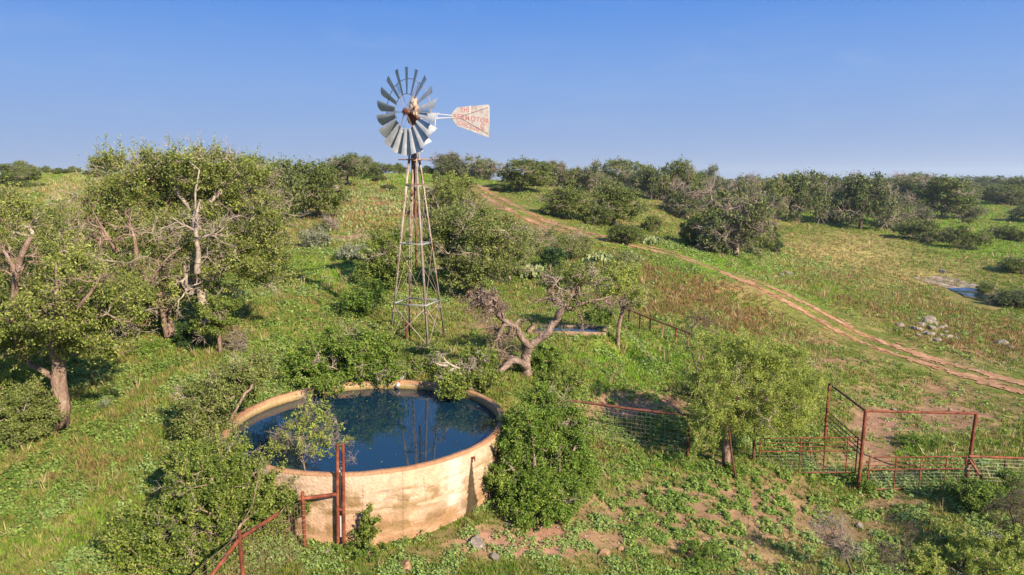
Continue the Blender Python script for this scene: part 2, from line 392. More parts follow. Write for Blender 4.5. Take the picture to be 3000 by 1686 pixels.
class MB:
    """collects polygons (all at world or local coordinates) and builds one mesh"""
    def __init__(s):
        s.V = []; s.L = []; s.S = []; s.A = []; s.n = 0; s.ex = []
    def add(s, v, f, attr=None):
        v = np.asarray(v, np.float32).reshape(-1, 3)
        f = np.asarray(f, np.int64)
        s.V.append(v); s.L.append((f + s.n).ravel()); s.S.append(np.full(len(f), f.shape[1], np.int64))
        s.n += len(v)
        if attr is not None: s.A.append(np.asarray(attr, np.float32))
        return s
    def tube(s, pts, rad, n=8, cap=True):
        pts = np.asarray(pts, float)
        k = len(pts)
        rad = np.broadcast_to(np.asarray(rad, float), (k,))
        t = np.gradient(pts, axis=0)
        t /= np.linalg.norm(t, axis=1)[:, None] + 1e-9
        ref = np.array([0, 0, 1.0]) if abs(t[0, 2]) < 0.9 else np.array([1.0, 0, 0])
        a = np.cross(t, ref)
        bad = np.linalg.norm(a, axis=1) < 1e-3
        a[bad] = np.cross(t[bad], np.array([0, 1.0, 0.1]))
        a /= np.linalg.norm(a, axis=1)[:, None] + 1e-9
        for i in range(1, k):           # keep the frame from flipping
            p = a[i - 1] - t[i] * np.dot(a[i - 1], t[i])
            l = np.linalg.norm(p)
            if l > 1e-4: a[i] = p / l
        b = np.cross(t, a)
        th = np.linspace(0, 2 * math.pi, n, endpoint=False)
        v = pts[:, None, :] + rad[:, None, None] * (a[:, None, :] * np.cos(th)[None, :, None] + b[:, None, :] * np.sin(th)[None, :, None])
        i, j = np.meshgrid(np.arange(k - 1), np.arange(n), indexing='ij')
        j2 = (j + 1) % n
        f = np.stack([i * n + j, i * n + j2, (i + 1) * n + j2, (i + 1) * n + j], -1).reshape(-1, 4)
        s.add(v, f)
        if cap:
            s.add(v[0][::-1], np.arange(n)[None, :]); s.add(v[-1], np.arange(n)[None, :])
        return s
    def segs(s, P0, P1, r0, r1, n=3):
        P0 = np.asarray(P0, float); P1 = np.asarray(P1, float)
        if len(P0) == 0: return s
        t = P1 - P0
        t /= np.linalg.norm(t, axis=1)[:, None] + 1e-9
        ref = np.where(np.abs(t[:, 2:3]) < 0.9, np.array([[0, 0, 1.0]]), np.array([[1.0, 0, 0]]))
        a = np.cross(t, ref); a /= np.linalg.norm(a, axis=1)[:, None] + 1e-9
        b = np.cross(t, a)
        th = np.linspace(0, 2 * math.pi, n, endpoint=False)
        ring = a[:, None, :] * np.cos(th)[None, :, None] + b[:, None, :] * np.sin(th)[None, :, None]
        r0 = np.broadcast_to(np.asarray(r0, float), (len(P0),)); r1 = np.broadcast_to(np.asarray(r1, float), (len(P0),))
        v = np.concatenate([P0[:, None, :] + ring * r0[:, None, None], P1[:, None, :] + ring * r1[:, None, None]], 1)
        base = (np.arange(len(P0)) * 2 * n)[:, None, None]
        j = np.arange(n)
        f = np.stack([j, (j + 1) % n, n + (j + 1) % n, n + j], -1)[None] + base
        return s.add(v, f.reshape(-1, 4))
    def box(s, c, half, ax=None):
        c = np.asarray(c, float)
        X, Y, Z = (np.eye(3) if ax is None else np.asarray(ax, float))
        q = []
        for dx in (-1, 1):
            for dy in (-1, 1):
                for dz in (-1, 1):
                    q.append(c + X * half[0] * dx + Y * half[1] * dy + Z * half[2] * dz)
        f = [[0, 1, 3, 2], [4, 6, 7, 5], [0, 4, 5, 1], [2, 3, 7, 6], [0, 2, 6, 4], [1, 5, 7, 3]]
        return s.add(q, f)
    def beam(s, p0, p1, w, h, up=(0, 0, 1)):
        p0 = np.asarray(p0, float); p1 = np.asarray(p1, float)
        t = p1 - p0; l = np.linalg.norm(t); t /= l
        a = np.cross(t, np.asarray(up, float)); a /= np.linalg.norm(a) + 1e-9
        b = np.cross(a, t)
        return s.box((p0 + p1) / 2, (l / 2, w / 2, h / 2), (t, a, b))
    def quads(s, C, A, B, tint):
        """rhombus leaves: centre C, half axes A (long) and B"""
        v = np.stack([C - A, C + B * 1.0 - A * 0.1, C + A, C - B - A * 0.1], 1)
        f = np.arange(len(C) * 4).reshape(-1, 4)
        return s.add(v, f, np.repeat(tint, 4, axis=0))
    def mesh(s, name, mat, smooth=False):
        me = bpy.data.meshes.new(name)
        if not s.V:
            return me
        V = np.concatenate(s.V); L = np.concatenate(s.L).astype(np.int32); S = np.concatenate(s.S)
        me.vertices.add(len(V)); me.vertices.foreach_set('co', V.ravel().astype(np.float32))
        me.loops.add(len(L)); me.loops.foreach_set('vertex_index', L)
        me.polygons.add(len(S))
        st = np.zeros(len(S), np.int32); st[1:] = np.cumsum(S)[:-1]
        me.polygons.foreach_set('loop_start', st)
        try: me.polygons.foreach_set('loop_total', S.astype(np.int32))
        except Exception: pass
        if s.A:
            A = np.concatenate(s.A)
            if len(A) == len(V):
                if A.ndim == 1:
                    at_ = me.attributes.new('tint', 'FLOAT', 'POINT'); at_.data.foreach_set('value', A.astype(np.float32))
                else:
                    at_ = me.attributes.new('col', 'FLOAT_COLOR', 'POINT')
                    at_.data.foreach_set('color', np.concatenate([A, np.ones((len(A), 1))], 1).astype(np.float32).ravel())
        me.update(calc_edges=True)
        if smooth:
            me.polygons.foreach_set('use_smooth', np.ones(len(S), bool))
        if mat: me.materials.append(mat)
        return me
    def build(s, name, mat, parent=None, smooth=False):
        me = s.mesh(name, mat, smooth)
        o = bpy.data.objects.new(name, me)
        COL.objects.link(o)
        if parent is not None: o.parent = parent
        return o

def copy_thing(o, loc, rz, scale, label, group=None):
    r = o.copy(); COL.objects.link(r)
    r.location = loc; r.rotation_euler = (0, 0, rz); r.scale = scale
    r['label'] = label
    if group: r['group'] = group
    elif 'group' in r: del r['group']
    for ch in o.children:
        c = ch.copy(); COL.objects.link(c); c.parent = r
    return r

#PART2
# ------------------------------------------------------------------ what grows or lies bare where (soft patches on the land)
DIRT = [(1870,1185,170,42,1.2),(2580,1280,110,110,1.1),(2750,1230,190,55,.9),(2680,1170,260,50,.6),(2660,1390,120,50,.7),(2600,1500,170,80,.75),(2350,1420,100,40,.5),(2050,1520,520,170,.8),
        (1540,1588,220,52,1.5),(1700,1500,170,60,.55),(1900,1560,350,90,.35),(2150,1480,250,90,.35),(1060,690,85,20,.9),(1100,590,120,40,.25),
        (450,1010,100,25,.55),(600,1080,120,22,.45),(1400,970,90,30,.5),(2450,1620,260,60,.4),(2900,1060,150,40,.4),(2250,1150,120,60,.3),(1270,1640,150,40,.55),
        (2860,1060,60,12,.6),(2500,1060,130,18,.6),(2330,1000,120,14,.5),(2560,1560,180,60,.6),(2000,960,60,12,.3),(740,1340,60,30,.4)]
RED = [(1560,690,120,30,.6),(1750,770,140,40,.8),(1960,880,200,40,.7),(2450,820,160,25,.35),(2800,960,150,30,.7),(1000,640,80,30,.5),(1180,620,60,40,.45),(1650,730,110,26,.5),(1850,800,150,36,.75),(2030,860,150,42,.8),(2190,930,130,46,.75),(2320,1010,100,46,.6),(2700,900,200,55,.6),(2900,1000,170,60,.75),
       (2500,880,120,30,.5),(1060,600,140,60,.5),(1430,595,70,16,.7),(1500,650,80,20,.55),(2100,970,120,40,.4),(480,1150,150,50,.3),(250,1400,170,110,.3),(1740,1330,80,60,.45),
       (1580,1290,60,40,.4),(650,980,90,30,.5),(2780,1130,100,30,.3),(900,700,90,30,.3),(330,1050,110,30,.35)]
STRAW = [(2450,750,220,60,.95),(2620,815,200,35,.7),(2300,640,60,22,.6),(250,560,150,45,.7),(1050,640,160,60,.45),(1960,590,60,22,.7),(2750,780,150,30,.4),(2250,830,160,50,.4),(2600,930,130,30,.4),
         (1880,640,80,20,.4),(1700,545,90,14,.6)]
LUSH = [(2420,610,170,40,1),(2700,620,260,60,.9),(2900,700,220,60,.8),(2150,780,190,40,.9),(1850,1070,200,70,.8),(1000,800,260,50,.5),(2500,620,200,30,1),(1250,525,220,18,.8),(2950,560,120,40,.8),
        (1750,720,180,30,.6),(2350,870,160,50,.6),(2000,1400,260,60,.5),(200,510,160,22,.9),(1900,1380,200,50,.7),(2650,1310,80,40,.8),(1700,700,120,20,.7),(2900,1430,100,40,.6),(200,1550,250,120,.35)]

SPK = .66
SPECK = [(2050, 1500, 430, 150, 1), (2500, 1530, 250, 90, .9), (1750, 1560, 200, 90, .9)]

def wsum(px, py, L):
    t = np.zeros_like(px)
    for (cx, cy, rx, ry, s) in L:
        t = np.maximum(t, s * np.clip(1.5 - np.sqrt(((px - cx) / rx) ** 2 + ((py - cy) / ry) ** 2), 0, 1))
    return t

TRK = [(1300,527),(1386,547),(1445,578),(1514,617),(1665,675),(1805,708),(1980,748),(2155,806),(2329,887),(2504,985),(2679,1048),(2853,1095),(3000,1138),(3200,1190),(3500,1240)]
TR = [gp(*p) for p in TRK]
TR = np.array([p for p in TR if p is not None])
def smooth_line(P, n=400):
    P = np.asarray(P)
    d = np.concatenate([[0], np.cumsum(np.linalg.norm(np.diff(P[:, :2], axis=0), axis=1))])
    s = np.linspace(0, d[-1], n)
    q = np.stack([np.interp(s, d, P[:, k]) for k in range(2)], 1)
    k = np.ones(15) / 15
    pad = np.pad(q, ((7, 7), (0, 0)), mode='reflect', reflect_type='odd')
    return np.stack([np.convolve(pad[:, i], k, 'valid') for i in range(2)], 1), s
TL, TS = smooth_line(TR)

def track_dist(x, y):
    """signed distance to the track's centre line"""
    x = np.asarray(x, float).ravel(); y = np.asarray(y, float).ravel()
    out = np.full(len(x), 99.0)
    m = (x > -30) & (y > 15) & (y < 140)
    idx = np.nonzero(m)[0]
    T = np.gradient(TL, axis=0); T /= np.linalg.norm(T, axis=1)[:, None]
    for i in range(0, len(idx), 20000):
        ii = idx[i:i + 20000]
        dx = x[ii, None] - TL[None, :, 0]; dy = y[ii, None] - TL[None, :, 1]
        k = np.argmin(dx * dx + dy * dy, 1)
        a = np.arange(len(ii))
        ddx = dx[a, k]; ddy = dy[a, k]
        d = np.sqrt(ddx ** 2 + ddy ** 2)
        out[ii] = d * np.sign(T[k, 0] * ddy - T[k, 1] * ddx)
    return out

def zones(x, y, z):
    px, py = proj(x, y, z)
    wob = 1.0
    dn = (fbm(x, y, 3.2, 31) - .5)
    dn2 = (fbm(x, y, 0.9, 71) - .5)
    d = wsum(px, py, DIRT); r = wsum(px, py, RED) * 1.05; s = wsum(px, py, STRAW); l = wsum(px, py, LUSH)
    spk = wsum(px, py, SPECK)
    d = np.clip(np.maximum(d, spk * SPK) + (dn * 1.6 + dn2 * .9) * (1 - .7 * np.clip(spk, 0, 1)) * (0.25 + (d > .02) * .5) - .02, 0, 1)
    r = np.clip(r + dn * 1.3 * (0.3 + (r > .02) * .6) + dn2 * .4, 0, 1)
    s = np.clip(s + dn * 0.9 * (.25 + (s > .02) * .5), 0, 1)
    l = np.clip(l + dn * 0.8 * (l > .02), 0, 1)
    td = np.abs(np.abs(track_dist(x, y)) - 0.9)
    trk = np.clip(1.15 - td / 0.55 + dn2 * 2.2 + dn * 1.2, 0, 1)
    return d, r, s, l, trk

SOIL = np.array([0.20, 0.105, 0.068]); SOIL2 = np.array([0.34, 0.19, 0.13])
def ground_col(x, y, z):
    d, r, s, l, trk = zones(x, y, z)
    n = fbm(x, y, 5, 51)[:, None]; n2 = fbm(x, y, 0.7, 61)[:, None]
    base = np.array([0.11, 0.14, 0.028]) * (0.7 + .7 * n) * (1 - .35 * n2) + np.array([0.22, 0.12, 0.07]) * np.clip(n2 * 2 - .9, 0, 1)
    lush = np.array([0.12, 0.215, 0.022]); red = np.array([0.25, 0.155, 0.07]); straw = np.array([0.33, 0.26, 0.105])
    c = base
    c = c * (1 - l[:, None] * .8) + lush * l[:, None] * .8
    c = c * (1 - s[:, None] * .8) + straw * s[:, None] * .8
    c = c * (1 - r[:, None] * .8) + red * r[:, None] * .8
    soil = SOIL * (1 - n2) + SOIL2 * n2
    c = c * (1 - d[:, None]) + soil * d[:, None]
    tr_ = trk[:, None] * .9; c = c * (1 - tr_) + np.array([.28, .15, .075]) * (.7 + .6 * n2) * tr_
    return np.clip(c, 0, 1)

# ------------------------------------------------------------------ ground sheet (polar grid, fine where it is near)
def make_ground():
    th = np.concatenate([np.arange(-180, -44, 2.0), np.arange(-44, 44, 0.125), np.arange(44, 180.1, 2.0)])
    rr = np.concatenate([[0.0, 3, 6], np.exp(np.linspace(math.log(8.5), math.log(180), 560)), np.exp(np.linspace(math.log(185), math.log(9000), 90))])
    T, Rr = np.meshgrid(np.radians(th), rr, indexing='ij')
    x = (Rr * np.sin(T)).ravel(); y = (Rr * np.cos(T)).ravel()
    z = H(x, y)
    pd_ = ((x - POND[0]) / 11) ** 2
    c = ground_col(x, y, z)
    nt_, nr = T.shape
    i, j = np.meshgrid(np.arange(nt_ - 1), np.arange(nr - 1), indexing='ij')
    f = np.stack([i * nr + j, (i + 1) * nr + j, (i + 1) * nr + j + 1, i * nr + j + 1], -1).reshape(-1, 4)
    # orientation: upward normals
    f = f[:, ::-1]
    mb = MB(); mb.add(np.stack([x, y, z], 1), f, c)
    o = mb.build('ground', M['ground'], smooth=True)
    tag(o, kind='structure')
make_ground()

# dirt track: two ragged ruts laid over the ground
def make_track():
    n = 2200
    P, s = smooth_line(TR, n)
    T = np.gradient(P, axis=0); T /= np.linalg.norm(T, axis=1)[:, None]
    N = np.stack([-T[:, 1], T[:, 0]], 1)
    off = np.arange(-2.2, 2.21, 0.07)
    X = P[:, None, 0] + N[:, None, 0] * off; Y = P[:, None, 1] + N[:, None, 1] * off
    Z = H(X, Y) + 0.035
    m = len(off)
    cx = (X[:-1, :-1] + X[1:, 1:]) / 2; cy = (Y[:-1, :-1] + Y[1:, 1:]) / 2
    oc = (off[:-1] + .035)[None, :]
    prof = np.clip(1.15 - np.abs(np.abs(oc) - 0.9) / 0.46, -0.35, 1)
    keep = prof + (fbm(cx.ravel(), cy.ravel(), 1.6, 91).reshape(cx.shape) - .5) * 3.0 + (vnoise(cx.ravel() * 5, cy.ravel() * 5, 92).reshape(cx.shape) - .5) * 1.6 > 0.5
    i, j = np.nonzero(keep)
    f = np.stack([i * m + j, (i + 1) * m + j, (i + 1) * m + j + 1, i * m + j + 1], -1)[:, ::-1]
    mb = MB(); mb.add(np.stack([X.ravel(), Y.ravel(), Z.ravel()], 1), f)
    tag(mb.build('dirt_track', M['soil'], smooth=True), kind='structure')
make_track()

# ------------------------------------------------------------------ round water tank
def cyl_az(px, py):
    """azimuth on the tank's outer wall where a pixel's ray meets it, and the height"""
    d = ray(px, py); o = np.array([-TKX, -TKY])
    a = d[0] ** 2 + d[1] ** 2; b = 2 * (o[0] * d[0] + o[1] * d[1]); c = o @ o - TKR ** 2
    D = b * b - 4 * a * c
    t = (-b - math.sqrt(max(D, 0))) / (2 * a)
    p = np.array([0, 0, CZ]) + d * t
    return math.atan2(p[1] - TKY, p[0] - TKX), p[2]

def make_tank():
    root = empty('water_tank', (TKX, TKY, 0), label='round plastered concrete water tank full of dark water in front of the windmill', cat='water tank')
    na, nz = 1300, 120
    TH = 0.16
    az = np.linspace(0, 2 * math.pi, na, endpoint=False)
    zb = -0.25
    hs = np.linspace(zb, RIM_Z, nz)
    rimw = (fbm(az * 6, az * 0, 1, 3) - .5) * 0.035
    prof_r = []; prof_z = []
    for h in hs: prof_r.append(TKR); prof_z.append(h)
    prof_r += [TKR - .03, TKR - TH + .03, TKR - TH]; prof_z += [RIM_Z + .03, RIM_Z + .03, RIM_Z]
    for h in np.linspace(RIM_Z - .1, 0.9, 8): prof_r.append(TKR - TH); prof_z.append(h)
    pr = np.array(prof_r); pz = np.array(prof_z)
    A, I = np.meshgrid(az, np.arange(len(pr)), indexing='ij')
    bump = (fbm(A * TKR, pz[I], 0.6, 12) - .5) * 0.03
    r = pr[I] + np.where(I < nz, bump, 0)
    z = pz[I] + np.where(I >= nz - 1, rimw[:, None], 0)
    V = np.stack([np.cos(A) * r, np.sin(A) * r, z], -1).reshape(-1, 3)
    m = len(pr)
    i, j = np.meshgrid(np.arange(na), np.arange(m - 1), indexing='ij')
    i2 = (i + 1) % na
    f = np.stack([i * m + j, i2 * m + j, i2 * m + j + 1, i * m + j + 1], -1).reshape(-1, 4)
    # colours: plaster with rust-brown wash at the foot, lichen bands, drip stain under the outlet, cracks
    a = A.ravel(); hh = z.ravel(); u = a * TKR
    c0 = np.array([0.45, 0.285, 0.17]); c1 = np.array([0.37, 0.185, 0.10]); c2 = np.array([0.54, 0.41, 0.32])
    n1 = fbm(u, hh * 1.4, 1.3, 101, 5)[:, None]; n2 = fbm(u * 1.0, hh * 5, 1.1, 111, 5)[:, None]
    c = c0 * (1 - n1) + c2 * n1
    c = c * (1 - np.clip((0.42 - n2) * 4, 0, .6)) + np.array([0.25, 0.16, 0.08]) * np.clip((0.42 - n2) * 4, 0, .6)
    foot = np.clip(1.25 - (hh - 0.1) / 0.9 + (n1[:, 0] - .5) * 1.6, 0, 1)[:, None]
    c = c * (1 - .7 * foot) + c1 * .7 * foot
    nb = fbm(u, hh, 0.35, 121, 5)[:, None]; band = (np.exp(-((hh - 1.2) / .22) ** 2) + .8 * np.exp(-((hh - .72) / .12) ** 2) + .5 * np.exp(-((hh - .4) / .1) ** 2))[:, None]
    k = np.clip((nb - .44) * 9, 0, 1) * np.clip(band * 1.3, 0, 1) * .8
    c = c * (1 - k) + np.array([0.19, 0.12, 0.05]) * k
    nh = fbm(u * .55, hh * 3.4, .3, 181, 5)[:, None]
    bd = np.clip(np.exp(-((hh - 1.42) / .13) ** 2) + np.exp(-((hh - 1.08) / .13) ** 2) + .7 * np.exp(-((hh - .62) / .12) ** 2), 0, 1)[:, None]
    k = np.clip((nh - .5) * 12, 0, 1) * bd * .75
    c = c * (1 - k) + np.array([0.20, 0.13, 0.05]) * k
    # vertical rain streaks
    st = np.clip((fbm(u * 1.0, hh * .12, 0.16, 131, 3) - .56) * 5, 0, 1)[:, None] * np.clip((hh - .5) / 1.0, 0, 1)[:, None] * .35
    c = c * (1 - st) + np.array([0.30, 0.24, 0.18]) * st
    # outlet's drip stain
    a0, z0 = cyl_az(1383, 1345)
    da = ((a - a0 + math.pi) % (2 * math.pi) - math.pi) * TKR
    wdt = 0.03 + np.clip(z0 - hh, 0, 2) ** 1.15 * 0.16
    edge = (fbm(u, hh, 0.09, 141, 3) - .5) * .12
    k = (np.clip((wdt - np.abs(da + .02) + edge * np.clip((z0 - hh) * 1.5, 0, 1)) / .02, 0, 1) * (hh < z0 + .01))[:, None]
    k *= (0.9 + .1 * np.clip(np.abs(da) / (wdt + .01), 0, 1))[:, None]
    c = c * (1 - k) + np.array([0.045, 0.035, 0.02]) * k
    # pale lime patches right of the middle, brown spots (right-hand ones are bush shadow put into the colour), slanting crack
    a1, z1 = cyl_az(1330, 1400)
    d1 = ((a - a1 + math.pi) % (2 * math.pi) - math.pi) * TKR
    k = (np.exp(-(d1 / .22) ** 2) * np.clip((n2[:, 0] - .35) * 4, 0, 1))[:, None] * .6
    c = c * (1 - k) + np.array([0.58, 0.52, 0.50]) * k
    for (qx, qy, w, h_) in ((1265, 1520, .22, .13), (1300, 1480, .16, .1), (1355, 1480, .14, .16), (1010, 1450, .12, .3), (1130, 1440, .5, .05)):
        a2, z2 = cyl_az(qx, qy)
        d2 = ((a - a2 + math.pi) % (2 * math.pi) - math.pi) * TKR
        k = (np.clip(1.3 - np.sqrt((d2 / w) ** 2 + ((hh - z2) / h_) ** 2) + (nb[:, 0] - .5) * 1.2, 0, 1))[:, None] * .45
        c = c * (1 - k) + np.array([0.19, 0.13, 0.08]) * k
    aa, za = cyl_az(1210, 1590); ab, zb_ = cyl_az(1300, 1500)
    t = ((a - aa + math.pi) % (2 * math.pi) - math.pi) / (((ab - aa + math.pi) % (2 * math.pi)) - math.pi)
    zc = za + (zb_ - za) * t + (fbm(u, u * 0, .3, 151) - .5) * .15
    k = (np.clip(1 - np.abs(hh - zc) / .014, 0, 1) * (t > 0) * (t < 1))[:, None] * .8
    c = c * (1 - k) + np.array([0.20, 0.09, 0.06]) * k
    for (x0_, y0_, x1_, y1_, wv) in ((1180, 1380, 1182, 1600, .06), (1064, 1420, 1062, 1490, .05), (1395, 1400, 1330, 1500, .25), (1120, 1460, 1230, 1452, .2), (1240, 1400, 1250, 1470, .2)):
        aa, za = cyl_az(x0_, y0_); ab, zb_ = cyl_az(x1_, y1_)
        if abs(za - zb_) > .2:
            t = (hh - za) / (zb_ - za); ac = aa + (ab - aa) * t + (fbm(hh, hh * 0, .25, 161) - .5) * wv * .12
            q_ = np.abs((a - ac + math.pi) % (2 * math.pi) - math.pi) * TKR
        else:
            t = ((a - aa + math.pi) % (2 * math.pi) - math.pi) / (ab - aa); q_ = np.abs(hh - (za + (zb_ - za) * t) - (fbm(u, u * 0, .2, 171) - .5) * wv)
        k = (np.clip(1 - q_ / .013, 0, 1) * (t > 0) * (t < 1))[:, None] * .7
        c = c * (1 - k) + np.array([0.13, 0.07, 0.04]) * k
    # rim: brown weathered top, algae line inside
    rim = (I.ravel() >= nz - 2) & (I.ravel() <= nz + 2)
    cr = np.array([0.22, 0.10, 0.055]) * (1 - n1) + np.array([0.42, 0.25, 0.145]) * n1
    c[rim] = cr[rim]
    inner = I.ravel() > nz + 2
    wl = np.clip((RIM_Z - .16 - hh) / .05, 0, 1)[:, None]
    ci = np.array([0.40, 0.29, 0.16]) * (1 - wl) + np.array([0.14, 0.10, 0.025]) * wl
    c[inner] = ci[inner]
    mb = MB(); mb.add(V, f, c)
    mb.build('wall', M['plaster'], root, smooth=True)
    # outlet
    mb = MB()
    ca, sa = math.cos(a0), math.sin(a0)
    p = np.array([ca * TKR, sa * TKR, z0 + .03])
    out_ = np.array([ca, sa, 0]); side = np.array([-sa, ca, 0])
    mb.tube([p - out_ * .05, p + out_ * .09], .022, 8); mb.tube([p + out_ * .08 + [0, 0, .03], p + out_ * .08 - [0, 0, .07]], .018, 8)
    mb.tube([p + out_ * .05 - side * .05 + [0, 0, .035], p + out_ * .05 + side * .05 + [0, 0, .035]], .010, 6)
    mb.build('outlet_tap', M['rust'], root, smooth=True)
    # water with a small ring ripple near the left side
    nr, nn = 120, 220
    rr = np.linspace(0, TKR - TH + .01, nr); aw = np.linspace(0, 2 * math.pi, nn, endpoint=False)
    RR, AA = np.meshgrid(rr, aw, indexing='ij')
    X = RR * np.cos(AA); Y = RR * np.sin(AA)
    q = at(800, 1192, 18.2); 
    d = ray(800, 1192); t = (WATER_Z - CZ) / d[2]; q = np.array([0, 0, CZ]) + d * t
    dd = np.sqrt((X + TKX - q[0]) ** 2 + (Y + TKY - q[1]) ** 2)
    Z = WATER_Z + np.sin(dd * 46) * 0.0016 * np.exp(-(dd / .45) ** 2)
    i, j = np.meshgrid(np.arange(nr - 1), np.arange(nn), indexing='ij')
    j2 = (j + 1) % nn
    f = np.stack([i * nn + j, i * nn + j2, (i + 1) * nn + j2, (i + 1) * nn + j], -1).reshape(-1, 4)[:, ::-1]
    mb = MB(); mb.add(np.stack([X + TKX, Y + TKY, Z], -1).reshape(-1, 3), f[:, ::-1])
    tag(mb.build('tank_water', M['water'], smooth=True), kind='structure')
make_tank()

# ------------------------------------------------------------------ far pond in the creek bed
def make_pond():
    def flat(name, pts, lift, mat):
        P = np.array([gp(*p) for p in pts])
        k = len(P)
        idx = np.linspace(0, k, 90, endpoint=False)
        X = np.interp(idx, np.arange(k + 1), np.append(P[:, 0], P[0, 0])); Y = np.interp(idx, np.arange(k + 1), np.append(P[:, 1], P[0, 1]))
        jit = (vnoise(idx * 1.3, idx * 0, 7) - .5) * 1.0
        c = np.array([X.mean(), Y.mean()])
        X = X + (X - c[0]) * jit * .25; Y = Y + (Y - c[1]) * jit * .25
        rings = []
        for s in np.linspace(1, .02, 12):
            x = c[0] + (X - c[0]) * s; y = c[1] + (Y - c[1]) * s
            rings.append(np.stack([x, y, H(x, y) + lift], 1))
        V = np.concatenate(rings); n = 90
        i, j = np.meshgrid(np.arange(11), np.arange(n), indexing='ij'); j2 = (j + 1) % n
        f = np.stack([i * n + j, i * n + j2, (i + 1) * n + j2, (i + 1) * n + j], -1).reshape(-1, 4)
        mb = MB(); mb.add(V, f)
        return tag(mb.build(name, mat, smooth=True), kind='structure')
    flat('creek_bed', [(2670,812),(2740,806),(2810,820),(2870,838),(2900,850),(2850,850),(2790,848),(2730,834)], .05, M['bank'])
    flat('pond_water', [(2775,845),(2830,842),(2870,853),(2900,868),(2935,884),(2900,888),(2860,880),(2810,862)], .07, M['pond'])
make_pond()

# ------------------------------------------------------------------ tree grower
def grow(rng, base, trunks, targets, base_r, tip_r=0.012, wob=0.12, bow=0.12, up_pen=0.5):
    """skeleton: given trunk polylines, joins every target point to the nearest part of what has grown so far"""
    pos = [np.array(base, float)]; par = [-1]
    for line in trunks:
        pts = [np.array(p, float) for p in line]
        k0 = int(np.argmin([np.linalg.norm(p - pts[0]) for p in pos]))
        last = k0
        st = 0 if np.linalg.norm(pos[k0] - pts[0]) > 0.05 else 1
        for q in pts[st:]:
            a = pos[last]
            nseg = max(1, int(np.linalg.norm(q - a) / 0.45))
            for s in range(1, nseg + 1):
                t = s / nseg
                w = rng.normal(0, wob * .35, 3) * (1 if s < nseg else 0.3)
                pos.append(a + (q - a) * t + w * min(1, base_r * 4)); par.append(last); last = len(pos) - 1
    ntr = len(pos)
    tg = np.asarray(targets)
    P = np.array(pos)
    if len(tg):
        dmin = np.min(np.linalg.norm(tg[:, None] - P[None], axis=2), axis=1)
        order = np.argsort(dmin)
        low = P[:, 2].min()
        ends = np.zeros(len(tg), int)
        cap = len(pos) + len(tg) * 10
        buf = np.zeros((cap, 3)); buf[:len(pos)] = P; n = len(pos)
        for o in order:
            q = tg[o]
            dv = q - buf[:n]
            d = np.linalg.norm(dv, axis=1)
            pen = np.clip(buf[:n, 2] - q[2], 0, None) * up_pen
            pen[:1] += 3
            k = int(np.argmin(d + pen))
            L = d[k]
            ns = max(2, min(7, int(L / 0.3) + 1))
            last = k
            side = rng.normal(0, 1, 3); side /= np.linalg.norm(side)
            for s in range(1, ns + 1):
                t = s / ns
                w = rng.normal(0, wob, 3) * min(L, 1.0) * .5 * (s < ns) + side * math.sin(t * math.pi) * bow * L + np.array([0, 0, math.sin(t * math.pi) * -0.06 * L])
                buf[n] = buf[k] + (q - buf[k]) * t + w
                par.append(last); last = n; n += 1
            ends[o] = last
        P = buf[:n]
    else:
        ends = np.zeros(0, int)
    n = len(P)
    par = np.array(par)
    w = np.zeros(n)
    haschild = np.zeros(n, bool); haschild[par[par >= 0]] = True
    w[~haschild] = 1.0
    for i in range(n - 1, 0, -1):
        w[par[i]] += w[i]
    e = math.log(max(base_r / tip_r, 1.5)) / math.log(max(w[0], 2))
    r = tip_r * np.power(np.maximum(w, 1), e)
    return P, par, r, ends, w

def skeleton_mesh(mb, P, par, r, w, nmax=9):
    n = len(P)
    kids = [[] for _ in range(n)]
    for i in range(1, n): kids[par[i]].append(i)
    starts = [(0, None)]
    while starts:
        i, pfrom = starts.pop()
        chain = [i] if pfrom is None else [pfrom, i]
        cur = i
        while kids[cur]:
            ks = sorted(kids[cur], key=lambda k: -w[k])
            for k in ks[1:]: starts.append((k, cur))
            cur = ks[0]; chain.append(cur)
        pts = P[chain]; rr = r[chain].copy()
        if pfrom is not None: rr[0] = min(r[pfrom], rr[1] * 1.25)
        if len(chain) >= 2:
            rmx = rr.max()
            mb.tube(pts, rr, nmax if rmx > .08 else (6 if rmx > .03 else 4), cap=False)

def rand_dirs(rng, n):
    v = rng.normal(0, 1, (n, 3)); return v / np.linalg.norm(v, axis=1)[:, None]

def blob_points(rng, blobs, n, shell=0.35):
    """points in a union of ellipsoids, pushed outwards, spaced apart"""
    B = np.asarray(blobs, float)
    vol = np.prod(B[:, 3:6], axis=1) ** 0.8; pr = vol / vol.sum()
    k = rng.choice(len(B), n * 3, p=pr)
    u = rand_dirs(rng, n * 3) * (rng.uniform(shell ** 3, 1, n * 3) ** (1 / 3))[:, None]
    Q = B[k, :3] + u * B[k, 3:6]
    keep = [0]
    pool = list(range(1, len(Q)))
    # farthest-ish thinning
    md = np.linalg.norm(Q - Q[0], axis=1)
    while len(keep) < n:
        c = rng.integers(0, len(Q), 6)
        b = c[np.argmax(md[c])]
        keep.append(b); md = np.minimum(md, np.linalg.norm(Q - Q[b], axis=1))
    return Q[keep]

